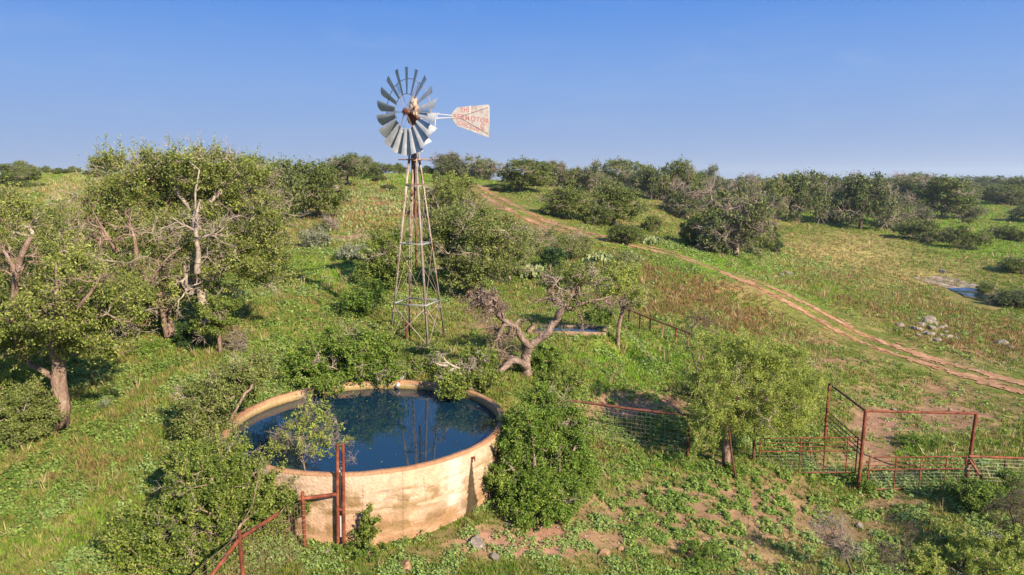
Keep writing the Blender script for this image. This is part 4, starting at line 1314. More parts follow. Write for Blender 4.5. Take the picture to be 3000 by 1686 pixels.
def gates():
    zb2 = at(2515, 1432, 20.2)[2]
    # tall frame
    root = empty('entry_portal', (P2t[0], P2t[1], zb2), label='tall rust red pipe gate frame with three posts joined by top rails', cat='gate frame')
    o = np.array(root.location)
    def bp(px_top, base, r, name='post', mat='rust'):
        mb = MB(); mb.tube([np.array(base) - o, np.array(px_top) - o], r, 10); return mb.build(name, M[mat], root, True)
    b1 = np.array([P1t[0] - .03, P1t[1], float(H(P1t[0], P1t[1])) - .1]); b2 = at(2513, 1445, 20.2); b3 = at(2831, 1415, 20.0)
    bp(P1t, b1, .045); bp(P2t, b2, .05); bp(P3t, b3, .05)
    bp(P1t, P2t, .036, 'top_rail', 'rust_dark'); bp(P2t, P3t, .036, 'top_rail')
    for d0, d1 in ((.95, .98), (1.12, 1.12), (1.28, 1.25), (1.44, 1.38)):
        bp(P1t - [0, 0, d0], P2t - [0, 0, d1], .017, 'side_rail', 'rust_dark')
    bp(P1t - [0, 0, .62], P1t + np.array([-.9, .5, -.35]), .03, 'brace', 'rust_dark')
    # closed gate between the front posts
    gate('pipe_gate', 'rust red pipe and mesh gate closed between the two tall front posts', at(2540, 1434, 20.15), at(2822, 1432, 19.9), 1.0, (.28, .54, .8))
    gate('pipe_gate', 'rust red pipe and mesh gate panel left of the tall frame by the mesquite', at(2222, 1386, 20.6), at(2506, 1384, 20.35), 1.1, (.42, .67, .9))
    mb = MB(); post(mb, at(2212, 1250, 20.7), .04)
    tag(mb.build('gate_post', M['rust_dark'], smooth=True), 'dark rusty post at the left end of the mesh gate panel under the mesquite', 'post')
    mb = MB(); mb.tube([at(2155, 1397, 19.3), at(2143, 1330, 19.3), at(2136, 1262, 19.3)], .03, 7)
    tag(mb.build('stake', M['rust_dark'], smooth=True), 'leaning rusty stake beside the mesquite trunk', 'post')
    # fence running off to the right
    r2 = empty('wire_fence', tuple(at(2945, 1420, 20.0)), label='rust red rail fence with horizontal wires running out of the right edge', cat='fence')
    o2 = np.array(r2.location)
    A = at(2838, 1337, 19.9) - o2; B = at(3060, 1345, 20.0) - o2
    mb = MB(); mb.tube([A, B], .034, 8); mb.build('rail', M['rust'], r2, True)
    for (p, q) in (((2842, 1350, 19.85), (2893, 1425, 19.4)), ((2848, 1346, 19.85), (2872, 1425, 20.3))):
        mb = MB(); mb.tube([at(*p) - o2, at(*q) - o2], .032, 8); mb.build('brace', M['rust'], r2, True)
    mb = MB(); mb.tube([at(2940, 1430, 20.0) - o2, at(2946, 1348, 20.0) - o2], .03, 8); mb.build('post', M['rust_dark'], r2, True)
    mb = MB()
    for k in range(9): mb.segs([A - [0, 0, .08 + .11 * k]], [B - [0, 0, .08 + .11 * k]], .0035, .0035, 3)
    for k in range(14): q = lerp(A, B, k / 13.); mb.segs([q], [q - [0, 0, .98]], .0025, .0025, 3)
    mb.build('wire_mesh', M['wire'], r2)
gates()

def flotsam():
    rng = np.random.default_rng(3); mb = MB()
    n = 90; C = []
    while len(C) < n:
        a = rng.uniform(0, 6.28); r = (TKR - .2) * (1 - rng.uniform(0, 1) ** 2.2 * .9)
        C.append((TKX + r * math.cos(a), TKY + r * math.sin(a), WATER_Z + .006))
    C = np.array(C); t = rng.uniform(0, 6.28, n); sz = rng.uniform(.012, .035, n)[:, None]
    A = np.stack([np.cos(t), np.sin(t), t * 0], 1); B = np.stack([-np.sin(t), np.cos(t), t * 0], 1)
    mb.quads(C, A * sz, B * sz * .6, rng.uniform(0, 1, n))
    tag(mb.build('floating_leaves', M['silver']), 'tiny fallen leaves and scum floating on the tank water', 'leaves', kind='stuff')
flotsam()

# ------------------------------------------------------------------ stock trough
def trough():
    cx, cy = PADc; z = PAD[2] + .14
    rz = R(-9)
    root = empty('stock_trough', (cx, cy, z - .45), rz, 'low concrete stock trough of water behind the twisted tree', 'trough')
    mb = MB(); LX, LY, T, Hh = 1.4, .62, .10, .45; DP = .55
    for c, h in (((0, LY, Hh / 2 - DP / 2), (LX, T, Hh / 2 + DP / 2)), ((0, -LY, Hh / 2 - DP / 2), (LX, T, Hh / 2 + DP / 2)), ((-LX - T, 0, Hh / 2 - DP / 2), (T, LY + T, Hh / 2 + DP / 2)), ((LX + T, 0, Hh / 2 - DP / 2), (T, LY + T, Hh / 2 + DP / 2))):
        mb.box(c, h)
    mb.box((0, 0, .03), (LX, LY - T, .03))
    mb.build('basin', M['concrete'], root)
    mb = MB(); mb.add([(-LX, -LY + T, Hh - .07), (LX, -LY + T, Hh - .07), (LX, LY - T, Hh - .07), (-LX, LY - T, Hh - .07)], [[0, 1, 2, 3]])
    mb.build('trough_water', M['pond'], root)
trough()

# ------------------------------------------------------------------ rocks
def rock_mesh(seed, mat):
    rng = np.random.default_rng(seed)
    import bmesh
    bm = bmesh.new(); bmesh.ops.create_icosphere(bm, subdivisions=3, radius=1)
    V = np.array([v.co[:] for v in bm.verts])
    for _ in range(9):
        n = rng.normal(0, 1, 3); n /= np.linalg.norm(n); d = rng.uniform(.5, .85)
        s = V @ n; k = s > d; V[k] -= np.outer(s[k] - d, n)
    V *= 1 + (fbm(V[:, 0] * 3 + seed, V[:, 1] * 3 + V[:, 2] * 2, 1, seed, 4) - .5)[:, None] * .25
    V *= np.array([1, rng.uniform(.65, .9), rng.uniform(.5, .75)])
    for v, c in zip(bm.verts, V): v.co = c
    me = bpy.data.meshes.new('rock'); bm.to_mesh(me); bm.free()
    me.materials.append(mat)
    return me
RK = [rock_mesh(i, M['rock']) for i in range(5)] + [rock_mesh(i + 9, M['rock_orange']) for i in range(3)]
def rock(px, py, w_px, label, kind=0, group=None, rng=random.Random(4)):
    p = gp(px, py)
    if p is None: return
    s = (p[1] * cp - (p[2] - CZ) * sp_) / F_ * w_px / 2 * 1.2
    me = RK[rng.randrange(5)] if kind == 0 else RK[5 + rng.randrange(3)]
    o = bpy.data.objects.new('rock', me); COL.objects.link(o)
    o.location = (p[0], p[1], p[2] + s * .22); o.rotation_euler = (rng.uniform(-.3, .3), rng.uniform(-.3, .3), rng.uniform(0, 6.28)); o.scale = (s, s, s * rng.uniform(.8, 1.1))
    tag(o, label, 'rock', group)
rock(1510, 1558, 32, 'orange boulder on the bare soil below the bush right of the tank', 1)
rock(1398, 1595, 52, 'broad tan boulder at the foot of the tank under the drip stain', 0)
rock(1190, 1665, 44, 'pale block on the ground in front of the tank, lowest of its rocks', 1)
rock(1450, 1640, 36, 'rounded tan stone half hidden in forbs right of the tank front', 0)
rock(1770, 1625, 36, 'rust coloured boulder in the grass near the bottom edge', 1)
rock(1818, 1612, 22, 'smaller orange stone just right of the rust coloured boulder', 1)
rock(1745, 1415, 20, 'pale orange stone on the slope right of the big bush', 1)
rock(2520, 1547, 26, 'white stone lying on the bare soil below the tall gate frame', 0)
rock(2616, 1202, 16, 'white stone on the bare path beyond the tall gate frame', 0)
rock(2665, 1362, 14, 'small white stone behind the closed pipe gate', 0)
rock(68, 1432, 22, 'whitish stone in the weeds at the far left', 0)
rock(232, 1382, 16, 'small whitish stone in the weeds below the left tree', 0)
rock(735, 972, 16, 'white stone on the slope behind the tank shrub', 0)
rock(795, 1036, 14, 'tan stone on the slope above the tank, left of the bright shrub', 1)
rock(345, 1025, 24, 'flat pale stone on reddish ground behind the left tree', 0)
rock(395, 1027, 30, 'longest flat pale stone behind the left tree', 0)
rock(408, 1045, 12, 'small round pale stone below the flat stones behind the left tree', 0)
rock(410, 1228, 14, 'pale stone halfway between the left tree trunk and the tank', 0)
rock(1745, 1245, 20, 'grey stone behind the mesh fence near the tank bush', 0)
rock(1722, 1132, 14, 'white stone at the upper left of the gravel patch', 0)
rock(920, 1640, 24, 'flat tan stone below the twin red posts', 0)
rock(960, 1620, 20, 'small tan stone close to the twin red posts', 0)
rock(2270, 815, 14, 'leftmost pale stone of three beside the dirt road', 1)
rock(2272, 812, 12, 'tiny stone tucked beside the three pale road stones', 0)
rock(2289, 808, 18, 'upright pale stone in the middle of three beside the dirt road', 0)
rock(2310, 806, 26, 'broadest of three pale stones beside the dirt road', 0)
rock(2930, 1010, 34, 'lone grey boulder right of the stone heap', 0)
rock(2960, 1022, 20, 'small boulder beside the lone grey boulder right of the heap', 0)
rock(2760, 800, 22, 'flat pale slab on the bank above the pond', 0)
_rr = random.Random(7)
hp = [(2640, 958, 24), (2690, 968, 30), (2700, 955, 26), (2715, 948, 34), (2740, 952, 22), (2752, 966, 26), (2765, 960, 22), (2778, 990, 26), (2742, 1000, 26), (2728, 985, 30), (2712, 980, 24), (2690, 985, 18), (2800, 995, 18), (2725, 965, 26), (2757, 985, 18), (2668, 962, 16), (2770, 975, 20), (2790, 965, 14), (2830, 980, 14), (2850, 990, 12)]
for q in hp: rock(*q, 'pale limestone block in the stone heap right of the dirt road', 0, 'limestone blocks in the stone heap', _rr)
rock(2718, 942, 36, 'largest and topmost block of the stone heap right of the dirt road', 0)
# ------------------------------------------------------------------ ground cover
def cover():
    rng = np.random.default_rng(77)
    def scatter(n, r0, r1, a=45):
        th = np.radians(rng.uniform(-a, a, n)); r = np.exp(rng.uniform(math.log(r0), math.log(r1), n))
        x = r * np.sin(th); y = r * np.cos(th); z = H(x, y)
        px, py = proj(x, y, z)
        k = (py < 2050) & (px > -800) & (px < 3800)
        rt = np.sqrt((x - TKX) ** 2 + (y - TKY) ** 2)
        k &= rt > TKR + .05
        k &= ~((px > 2770) & (px < 2935) & (py > 838 + (px - 2780) * .2) & (py < 884 + (px - 2780) * .2) & (y > 60))
        return x[k], y[k], z[k], r[k]
    # grasses
    x, y, z, r = scatter(330000, 9.5, 330)
    d, rd, s, l, trk = zones(x, y, z)
    pk = 1 - np.clip(d * 1.25, 0, .97) ; td = np.abs(track_dist(x, y)); pk *= np.where((td < 1.7) & (td > .5), .10, 1) * (1 - .75 * trk)
    keep = rng.uniform(0, 1, len(x)) < pk * .95
    x, y, z, r, d, rd, s, l = [q[keep] for q in (x, y, z, r, d, rd, s, l)]
    n = len(x)
    sc = np.clip((r / 16) ** .72, .8, 9)
    clump = fbm(x, y, 1.4, 201); big = fbm(x, y, 8, 211)
    hgt = (.055 + .13 * np.clip(clump - .3, 0, 1) + .08 * rng.uniform(0, 1, n) ** 3 + .06 * rd + .05 * l) * sc ** .42
    hgt = hgt * np.clip((np.abs(track_dist(x, y)) - 1) / 5, .25, 1)
    # colour of each tuft
    g = rng.uniform(0, 1, n)
    cG = np.array([.108, .19, .022]); cG2 = np.array([.21, .285, .046]); cO = np.array([.245, .23, .07]); cR = np.array([.28, .18, .08]); cS = np.array([.43, .34, .14]); cL = np.array([.19, .34, .03])
    c = cG * (1 - g[:, None]) + cG2 * g[:, None]
    k = (rng.uniform(0, 1, n) < .2 + .35 * (big > .5))[:, None]; c = np.where(k, cO * (0.7 + .6 * g[:, None]), c)
    c = np.where((rng.uniform(0, 1, n) < l * .8)[:, None], cL * (.75 + .5 * g[:, None]), c)
    c = np.where((rng.uniform(0, 1, n) < s * .75 + .04)[:, None], cS * (.6 + .5 * g[:, None]), c)
    c = np.where((rng.uniform(0, 1, n) < rd * .8 + .05 * (clump > .52))[:, None], cR * (.6 + .7 * g[:, None]), c)
    c = c * rng.uniform(.75, 1.2, n)[:, None]
    nb = 7
    tall = rng.uniform(0, 1, n) < .011 * (d < .4) * (np.abs(track_dist(x, y)) > 4)
    hgt = np.where(tall, hgt * 2.6, hgt); c = np.where(tall[:, None], np.array([.44, .34, .18]) * (.6 + .6 * g[:, None]), c)
    base = np.repeat(np.stack([x, y, z - .01], 1), nb, 0)
    m = n * nb
    a = rng.uniform(0, 2 * math.pi, m); rad = rng.uniform(0, .07, m) * np.repeat(sc, nb)
    b0 = base + np.stack([np.cos(a) * rad, np.sin(a) * rad, a * 0], 1)
    a2 = a + rng.normal(0, .7, m)
    h = np.repeat(hgt, nb) * rng.uniform(.6, 1.25, m)
    ln = h * rng.uniform(.1, .75, m)
    tip = b0 + np.stack([np.cos(a2) * ln, np.sin(a2) * ln, h], 1)
    wd = np.repeat(.011 * sc ** 1.15, nb) * rng.uniform(.7, 1.4, m)
    a3 = rng.uniform(0, 2 * math.pi, m)
    pv = np.stack([np.cos(a3) * wd, np.sin(a3) * wd, a3 * 0], 1)
    V = np.stack([b0 - pv, b0 + pv, tip], 1).reshape(-1, 3)
    mb = MB(); mb.add(V, np.arange(m * 3).reshape(-1, 3), np.repeat(np.repeat(c, nb, 0), 3, 0))
    tag(mb.build('grass', M['grass']), 'mixed green, straw and rust coloured grass over the whole ground', 'grass', kind='stuff')
    # broad-leaved weeds
    x, y, z, r = scatter(190000, 9.5, 95)
    px, py = proj(x, y, z)
    d, rd, s, l, trk = zones(x, y, z)
    fo = wsum(px, py, [(2000, 1470, 480, 200, 1.3), (2300, 1640, 500, 100, .9), (150, 1500, 420, 230, .8), (450, 1200, 300, 200, .55), (1850, 1070, 260, 90, .7), (1000, 830, 300, 90, .5), (2900, 1500, 200, 120, .7), (1230, 1675, 330, 45, .6), (2000, 760, 500, 60, .5), (2150, 1370, 200, 60, 1.0), (800, 1050, 200, 100, .5), (900, 1620, 250, 70, .6)])
    clump = np.where(fo > .8, fbm(x, y, .27, 302, 3), fbm(x, y, .75, 301)); cl2 = fbm(x, y, 3, 311)
    pk = np.clip((fo * .85 + .13) * np.clip((clump - np.where(fo > .8, .49, .46)) * 9, 0, 1) * np.where(fo > .8, .75, (.35 + 1.1 * cl2)), 0, 1) * np.clip((np.abs(track_dist(x, y)) - 1.9) / 3, 0, 1) * np.where(fo > .9, 1, (1 - np.clip(d - .8, 0, .3) * 3))
    pk *= 1 - rd * .5
    keep = rng.uniform(0, 1, len(x)) < pk
    x, y, z, r, fo = [q[keep] for q in (x, y, z, r, fo)]
    n = len(x); nb = 18
    sc = np.clip((r / 16) ** .7, .8, 6)
    hh = (.05 + .16 * rng.uniform(0, 1, n) ** 1.5) * sc ** .9
    m = n * nb
    rad = np.repeat(np.where(fo > .8, .09, .14) * sc * rng.uniform(.6, 1.3, n), nb)
    dv = rand_dirs(rng, m); dv[:, 2] = np.abs(dv[:, 2])
    u = rng.uniform(.2, 1, m) ** .5
    C = np.repeat(np.stack([x, y, z], 1), nb, 0) + np.stack([dv[:, 0] * rad * u, dv[:, 1] * rad * u, dv[:, 2] * np.repeat(hh, nb) * u + .012], 1)
    nrm = dv * .7 + rand_dirs(rng, m) * .6 + np.array([0, 0, .7]); nrm /= np.linalg.norm(nrm, axis=1)[:, None]
    A = np.cross(nrm, rand_dirs(rng, m)); A /= np.linalg.norm(A, axis=1)[:, None]; B = np.cross(nrm, A)
    sz = (np.repeat(sc, nb) * rng.uniform(.6, 1.3, m) * .034)[:, None]
    g = np.repeat(rng.uniform(0, 1, n), nb)[:, None]; big = np.repeat((fbm(x, y, 4, 321) > .52) * 1.0, nb)[:, None]
    c = np.array([.11, .19, .032]) * (1 - g) + np.array([.27, .36, .09]) * g
    c = c * (1 - big * .5) + np.array([.28, .37, .13]) * big * .5
    c = c * rng.uniform(.8, 1.2, m)[:, None]
    mb = MB(); mb.quads(C, A * sz, B * sz * .62, c)
    tag(mb.build('weeds', M['grass']), 'low broad leaved green weeds in clumps over the soil', 'weeds', kind='stuff')
    # loose pebbles
    x, y, z, r = scatter(160000, 9.5, 120)
    px, py = proj(x, y, z)
    d, rd, s, l, trk = zones(x, y, z)
    gr = wsum(px, py, [(1870, 1185, 150, 36, 1), (1060, 690, 70, 15, .8), (2900, 1060, 120, 30, .5)])
    keep = rng.uniform(0, 1, len(x)) < np.clip(.035 + .25 * d ** 2 + .5 * trk + gr * 2.0, 0, 1) * .8
    x, y, z, r = [q[keep] for q in (x, y, z, r)]
    n = len(x)
    oc = np.array([[1, 0, 0], [-1, 0, 0], [0, 1, 0], [0, -1, 0], [0, 0, 1], [0, 0, -.6]], float)
    of = np.array([[4, 0, 2], [4, 2, 1], [4, 1, 3], [4, 3, 0], [5, 2, 0], [5, 1, 2], [5, 3, 1], [5, 0, 3]])
    s_ = (.012 + .035 * rng.uniform(0, 1, n) ** 4) * np.clip((r / 16) ** .6, 1, 4)
    a = rng.uniform(0, 6.28, n)
    O = oc[None] * rng.uniform(.6, 1.4, (n, 6, 1)) * s_[:, None, None]
    O[..., 2] *= .7
    X = O[..., 0] * np.cos(a)[:, None] - O[..., 1] * np.sin(a)[:, None]; Y = O[..., 0] * np.sin(a)[:, None] + O[..., 1] * np.cos(a)[:, None]
    V = np.stack([X + x[:, None], Y + y[:, None], O[..., 2] + z[:, None] + s_[:, None] * .2], -1).reshape(-1, 3)
    f = (of[None] + (np.arange(n) * 6)[:, None, None]).reshape(-1, 3)
    g = rng.uniform(0, 1, n)[:, None]
    c = np.array([.27, .17, .12]) * (1 - g) + np.array([.50, .42, .35]) * g
    mb = MB(); mb.add(V, f, np.repeat(c, 6, 0))
    tag(mb.build('gravel', M['grass_stone'] if 'grass_stone' in M else M['grass']), 'small pale stones strewn over soil and track', 'gravel', kind='stuff')
    # pale prickly pear pads scattered over the hillside behind the windmill
    x, y, z, r = scatter(60000, 25, 130)
    px, py = proj(x, y, z)
    w = wsum(px, py, [(1080, 600, 130, 60, 1), (1000, 560, 120, 40, .7), (1050, 530, 120, 25, .5), (260, 555, 150, 45, 1), (1050, 660, 100, 22, .8), (1000, 720, 60, 30, .3), (1790, 750, 90, 22, .4), (1570, 560, 30, 20, .3), (1060, 470, 400, 60, .1)])
    keep = rng.uniform(0, 1, len(x)) < w * .26 * (fbm(x, y, 2.5, 401) > .45)
    x, y, z, r = [q[keep] for q in (x, y, z, r)]
    n = len(x); nb = 5; m = n * nb
    C = np.repeat(np.stack([x, y, z], 1), nb, 0) + np.stack([rng.normal(0, .28, m), rng.normal(0, .28, m), rng.uniform(.08, .42, m)], 1)
    nrm = rand_dirs(rng, m); nrm[:, 2] *= .3; nrm /= np.linalg.norm(nrm, axis=1)[:, None]
    A = np.cross(nrm, np.array([0, 0, 1.])) * .5 + np.array([0, 0, 1.]) ; A /= np.linalg.norm(A, axis=1)[:, None]; B = np.cross(nrm, A)
    sz = rng.uniform(.05, .10, m)[:, None]
    mb = MB()
    hexa = [C + (A * math.cos(t) * 1.25 + B * math.sin(t)) * sz for t in np.linspace(0, 2 * math.pi, 7)[:-1]]
    V = np.stack(hexa, 1)
    mb.add(V.reshape(-1, 3), np.arange(m * 6).reshape(-1, 6), np.repeat(rng.uniform(.2, .8, m), 6))
    tag(mb.build('prickly_pear_field', M['cactus']), 'pale green prickly pear pads dotting the hillside behind the windmill', 'cactus', kind='stuff')
cover()

# ------------------------------------------------------------------ near trees and shrubs
def base_px(px, py): return gp(px, py)

# big oak-like tree at the left edge
Yt = base_px(170, 1262)[1]
plant('oak_tree', 'large tree at the left edge with a bare forked trunk above the weeds', 'tree', base_px(180, 1270),
      [px_line([(180, 1270), (185, 1190), (170, 1115), (125, 1090), (88, 1070, .2), (60, 1010, .3)], Yt), px_line([(170, 1115), (172, 1060), (150, 980, -.2), (60, 900, .2), (40, 820, .4), (60, 740, .4), (85, 700, .4)], Yt),
       px_line([(40, 820, .4), (30, 730, .5), (10, 690, .5)], Yt), px_line([(150, 980, -.2), (230, 900, -.6), (300, 850, -.7)], Yt)],
      px_blobs([(110, 960, 190, 80, 0), (230, 900, 180, 100, -.5), (330, 1000, 100, 40, -.4), (40, 1010, 60, 60, 0), (330, 900, 110, 70, 0), (20, 960, 90, 120, .3), (110, 850, 150, 90, .6), (60, 720, 90, 70, .6), (10, 640, 70, 60, .8), (230, 780, 120, 70, .3)], Yt),
      11, 230, 270, .33, .066, .18, bark='bark_pink', shoots=120, shl=.45, leafmat='leaf_oak', dead=.15, hook=limbs_hook([([(60, 1010, -.2), (28, 940, -.8), (42, 880, -1.1), (45, 800, -1.2), (62, 745, -1.2), (92, 695, -1.2)], .12, .05, 5, .9, 2, .3, 0), ([(46, 800, -1.2), (30, 760, -1.2), (8, 735, -1.2)], .06, .03, 3, .7, 2, .3, 0), ([(150, 985, -.9), (165, 900, -1.2), (168, 830, -1.2), (160, 770, -1.1)], .05, .03, 5, .8, 2, .3, .1), ([(230, 900, -1.4), (280, 840, -1.5), (300, 800, -1.5)], .05, .02, 5, .7, 2, .3, .1)], Yt, 3), loose=2500, wob=.16)

Yt = base_px(505, 988)[1]
plant('oak_tree', 'broad olive tree with twin leaning trunks behind the left tree', 'tree', base_px(505, 992),
      [px_line([(505, 992), (490, 930), (470, 870), (400, 790), (330, 720), (290, 660)], Yt), px_line([(490, 930), (440, 850, -.4), (465, 780, -.6)], Yt), px_line([(470, 870), (480, 780, .5), (500, 700, .7), (480, 620, .7)], Yt)],
      px_blobs([(300, 640, 110, 90, .8), (420, 560, 120, 80, 1.2), (300, 760, 130, 90, -.3), (420, 850, 120, 80, -.6), (480, 700, 100, 90, 0), (220, 700, 70, 80, .3), (360, 500, 80, 40, 1.6), (380, 930, 110, 40, -.2)], Yt),
      12, 270, 230, .38, .078, .16, bark='bark_pink', shoots=100, shl=.5, leafmat='leaf_oak', dead=.26, deadr=.012, hook=limbs_hook([([(420, 850, -1.3), (455, 800, -1.5), (500, 745, -1.6), (520, 735, -1.6)], .06, .02, 6, .9, 2, .3, .1), ([(345, 740, -1.3), (320, 700, -1.4), (290, 655, -1.4)], .08, .04, 6, 1.0, 2, .35, .1), ([(400, 760, -1.5), (395, 700, -1.6), (380, 655, -1.5)], .07, .03, 5, 1.0, 2, .3, .1), ([(490, 985, -.3), (478, 930, -.5), (470, 880, -.7)], .10, .07, 3, .6, 1, .3, 0)], Yt, 3), loose=2000, wob=.18)

Yt = base_px(600, 985)[1]
plant('oak_tree', 'tallest olive crowned tree with a pale upright bare limb, left of the windmill', 'tree', base_px(600, 990),
      [px_line([(600, 990), (598, 930), (590, 860), (570, 800), (575, 730), (574, 640), (572, 560), (585, 500)], Yt - .3), px_line([(590, 860), (625, 815, -.4), (652, 848 - 60, -.5)], Yt), px_line([(570, 800), (550, 820, -.3), (545, 760, -.5)], Yt),
       px_line([(575, 730), (610, 700, -.6), (640, 680, -.8)], Yt), px_line([(574, 640), (650, 560, .5), (700, 520, .8)], Yt), px_line([(574, 640), (500, 540, .6)], Yt)],
      px_blobs([(590, 500, 130, 60, .8), (480, 510, 90, 60, 1.0), (700, 530, 110, 75, 1.0), (640, 600, 90, 60, 1.4), (720, 640, 130, 80, .6), (640, 740, 120, 75, -.2), (760, 740, 90, 70, 0.2), (540, 720, 60, 60, .9), (560, 620, 70, 60, 1.0), (800, 640, 60, 60, .8), (610, 830, 70, 45, .2), (780, 800, 70, 40, .2)], Yt),
      13, 370, 235, .40, .078, .16, bark='bark_grey', shoots=130, shl=.55, leafmat='leaf_oak', dead=.22, deadr=.012, hook=limbs_hook([([(578, 800, -1.7), (580, 735, -1.8), (573, 670, -1.8), (576, 615, -1.8), (586, 585, -1.7)], .10, .025, 5, .7, 2, .3, .05), ([(580, 700, -1.8), (610, 690, -1.9), (640, 672, -1.9)], .06, .02, 6, .9, 2, .35, .1), ([(577, 680, -1.8), (540, 660, -1.9), (505, 640, -1.9)], .05, .02, 5, .9, 2, .35, .2), ([(600, 930, -.5), (618, 890, -.9), (652, 845, -1.2)], .08, .02, 1, .4, 1, .2, 0), ([(560, 860, -.9), (545, 820, -1.1), (540, 780, -1.2)], .10, .06, 3, .8, 2, .3, 0)], Yt, 3), loose=3500, wob=.18)

Yt = 21.5
b = base_px(-30, 1080)
plant('oak_tree', 'olive tree crown cut off by the left edge behind the forked tree', 'tree', b,
      [px_line([(-30, 1080), (-10, 900), (30, 760), (40, 680)], b[1])],
      px_blobs([(20, 640, 90, 60, 1), (100, 690, 110, 60, 1.4), (-20, 760, 90, 90, 0), (190, 760, 90, 60, 1.4), (20, 880, 80, 80, .5)], b[1]), 14, 120, 250, .36, .075, .2, bark='bark_grey', leafmat='leaf_oak', dead=.2, deadr=.012, loose=800)

b = base_px(640, 1040)
plant('small_tree', 'small dark leafy tree with thin trunk under the tallest olive tree', 'small tree', base_px(645, 1035), [px_line([(645, 1035), (642, 990), (640, 950)], b[1])],
      px_blobs([(635, 930, 50, 55, 0), (650, 900, 40, 35, 0), (600, 960, 30, 30, 0)], b[1]), 15, 45, 260, .22, .07, .06, bark='bark_pink', leafmat='leaf_bush', dead=.1)
b = base_px(560, 1015)
plant('shrub', 'dark green round shrub at the foot of the tallest olive tree', 'shrub', b, [], px_blobs([(560, 985, 38, 38, 0), (540, 1000, 25, 20, 0)], b[1]), 16, 26, 260, .2, .065, .05, leafmat='leaf_juniper', bark='bark_dark')
b = base_px(690, 1030)
plant('shrub', 'brownish twiggy shrub between the small dark tree and the tank', 'shrub', b, [], px_blobs([(690, 1000, 35, 35, 0)], b[1]), 17, 22, 60, .2, .05, .03, leafmat='leaf_olive', bark='bark_pink', dead=.7, deadmat='dead_purple')

b = base_px(80, 1290)
plant('shrub', 'dense olive shrub left of the forked trunk at the left edge', 'shrub', b, [], px_blobs([(75, 1210, 85, 75, 0), (30, 1250, 60, 60, -.3)], b[1]), 18, 85, 330, .22, .055, .08, shoots=40, shl=.25, leafmat='leaf_olive', dead=.05)
b = base_px(20, 1180)
plant('shrub', 'bright green feathery shrub at the left edge behind the olive one', 'shrub', b, [], px_blobs([(15, 1110, 70, 60, 0), (80, 1140, 60, 40, .5)], b[1]), 19, 50, 330, .25, .055, .08, leafmat='leaf_mesquite')
b = base_px(-10, 1420)

# shrubs round the tank
b = base_px(670, 1300)
plant('shrub', 'grey green shrub crowding the left side of the tank', 'shrub', b, [px_line([(670, 1300), (680, 1220), (720, 1150)], b[1]), px_line([(670, 1300), (620, 1230)], b[1])],
      px_blobs([(700, 1115, 75, 48, .6), (610, 1170, 80, 55, 0), (560, 1225, 60, 50, -.3), (610, 1255, 60, 50, 0), (765, 1085, 38, 28, 1)], b[1]), 21, 130, 300, .24, .055, .05, bark='bark_pink', shoots=70, shl=.3, leafmat='leaf_olive', dead=.08, loose=1000)
b = base_px(640, 1640)
plant('shrub', 'biggest tangled yellow green shrub in the foreground left of the tank wall', 'shrub', b + np.array([0, .4, 0]), [px_line([(640, 1640), (640, 1500), (620, 1400)], b[1]), px_line([(640, 1640), (740, 1480), (760, 1380)], b[1]), px_line([(640, 1640), (540, 1560)], b[1])],
      px_blobs([(600, 1420, 110, 70, .4), (710, 1420, 100, 62, .9), (560, 1340, 65, 42, 1.0), (660, 1335, 70, 34, 1.3), (780, 1490, 65, 55, .7), (540, 1530, 110, 70, .1), (430, 1560, 100, 60, 0), (640, 1560, 100, 60, .3), (520, 1640, 130, 70, -.2), (400, 1650, 90, 70, -.3)], b[1]),
      22, 360, 360, .22, .056, .06, bark='bark_pink', shoots=170, shl=.32, leafmat='leaf_bush', dead=.10, loose=3000, deadr=.006)
b = base_px(905, 1560)
plant('sapling', 'thin yellow green sapling rising in front of the tank water left of the twin posts', 'sapling', b, [px_line([(905, 1560), (905, 1440), (890, 1360), (880, 1300), (900, 1230)], b[1]), px_line([(890, 1360), (940, 1290), (960, 1240)], b[1]), px_line([(890, 1360), (840, 1290)], b[1])],
      px_blobs([(910, 1220, 55, 45, 0), (960, 1260, 45, 40, 0), (870, 1280, 60, 45, 0), (820, 1300, 35, 30, 0), (930, 1310, 60, 30, 0), (1010, 1290, 20, 12, 0), (1030, 1345, 14, 8, 0), (905, 1180, 20, 25, 0)], b[1]),
      23, 120, 60, .13, .045, .02, tip=.004, bark='bark_limb', leafmat='leaf_mesquite', dead=.3, deadmat='dead_purple', deadr=.004, trunkname='stem')
b = base_px(850, 1560)
plant('shrub', 'low leafy vine shrub along the wire fence in front of the tank', 'shrub', b, [], px_blobs([(850, 1480, 60, 60, 0), (940, 1500, 30, 50, .3), (800, 1540, 50, 50, 0)], b[1]), 24, 60, 240, .16, .05, .03, shoots=30, shl=.25, leafmat='leaf_bush', dead=.2, deadmat='dead_purple')
b = base_px(1080, 1608)
plant('shrub', 'small upright green bush growing against the front of the tank wall', 'shrub', b, [px_line([(1080, 1608), (1080, 1560), (1085, 1500)], b[1] - .05)], px_blobs([(1085, 1545, 26, 40, -.1), (1070, 1575, 25, 25, -.1), (1080, 1500, 14, 20, -.05)], b[1]), 25, 26, 170, .09, .042, .02, tip=.005, shoots=14, shl=.12, leafmat='leaf_bush', bark='bark_pink')
b = base_px(1000, 1130)
plant('shrub', 'bright green leafy shrub behind the far left rim of the tank', 'shrub', b, [], px_blobs([(930, 1060, 85, 65, 0), (1040, 1040, 90, 75, .3), (1110, 1080, 60, 50, 0), (1000, 1000, 70, 40, .5), (870, 1100, 45, 30, -.2), (1130, 1020, 45, 35, .4), (960, 1120, 70, 22, -.8)], b[1]), 26, 160, 240, .26, .07, .09, shoots=80, shl=.35, leafmat='leaf_bright', dead=.04, loose=1200)
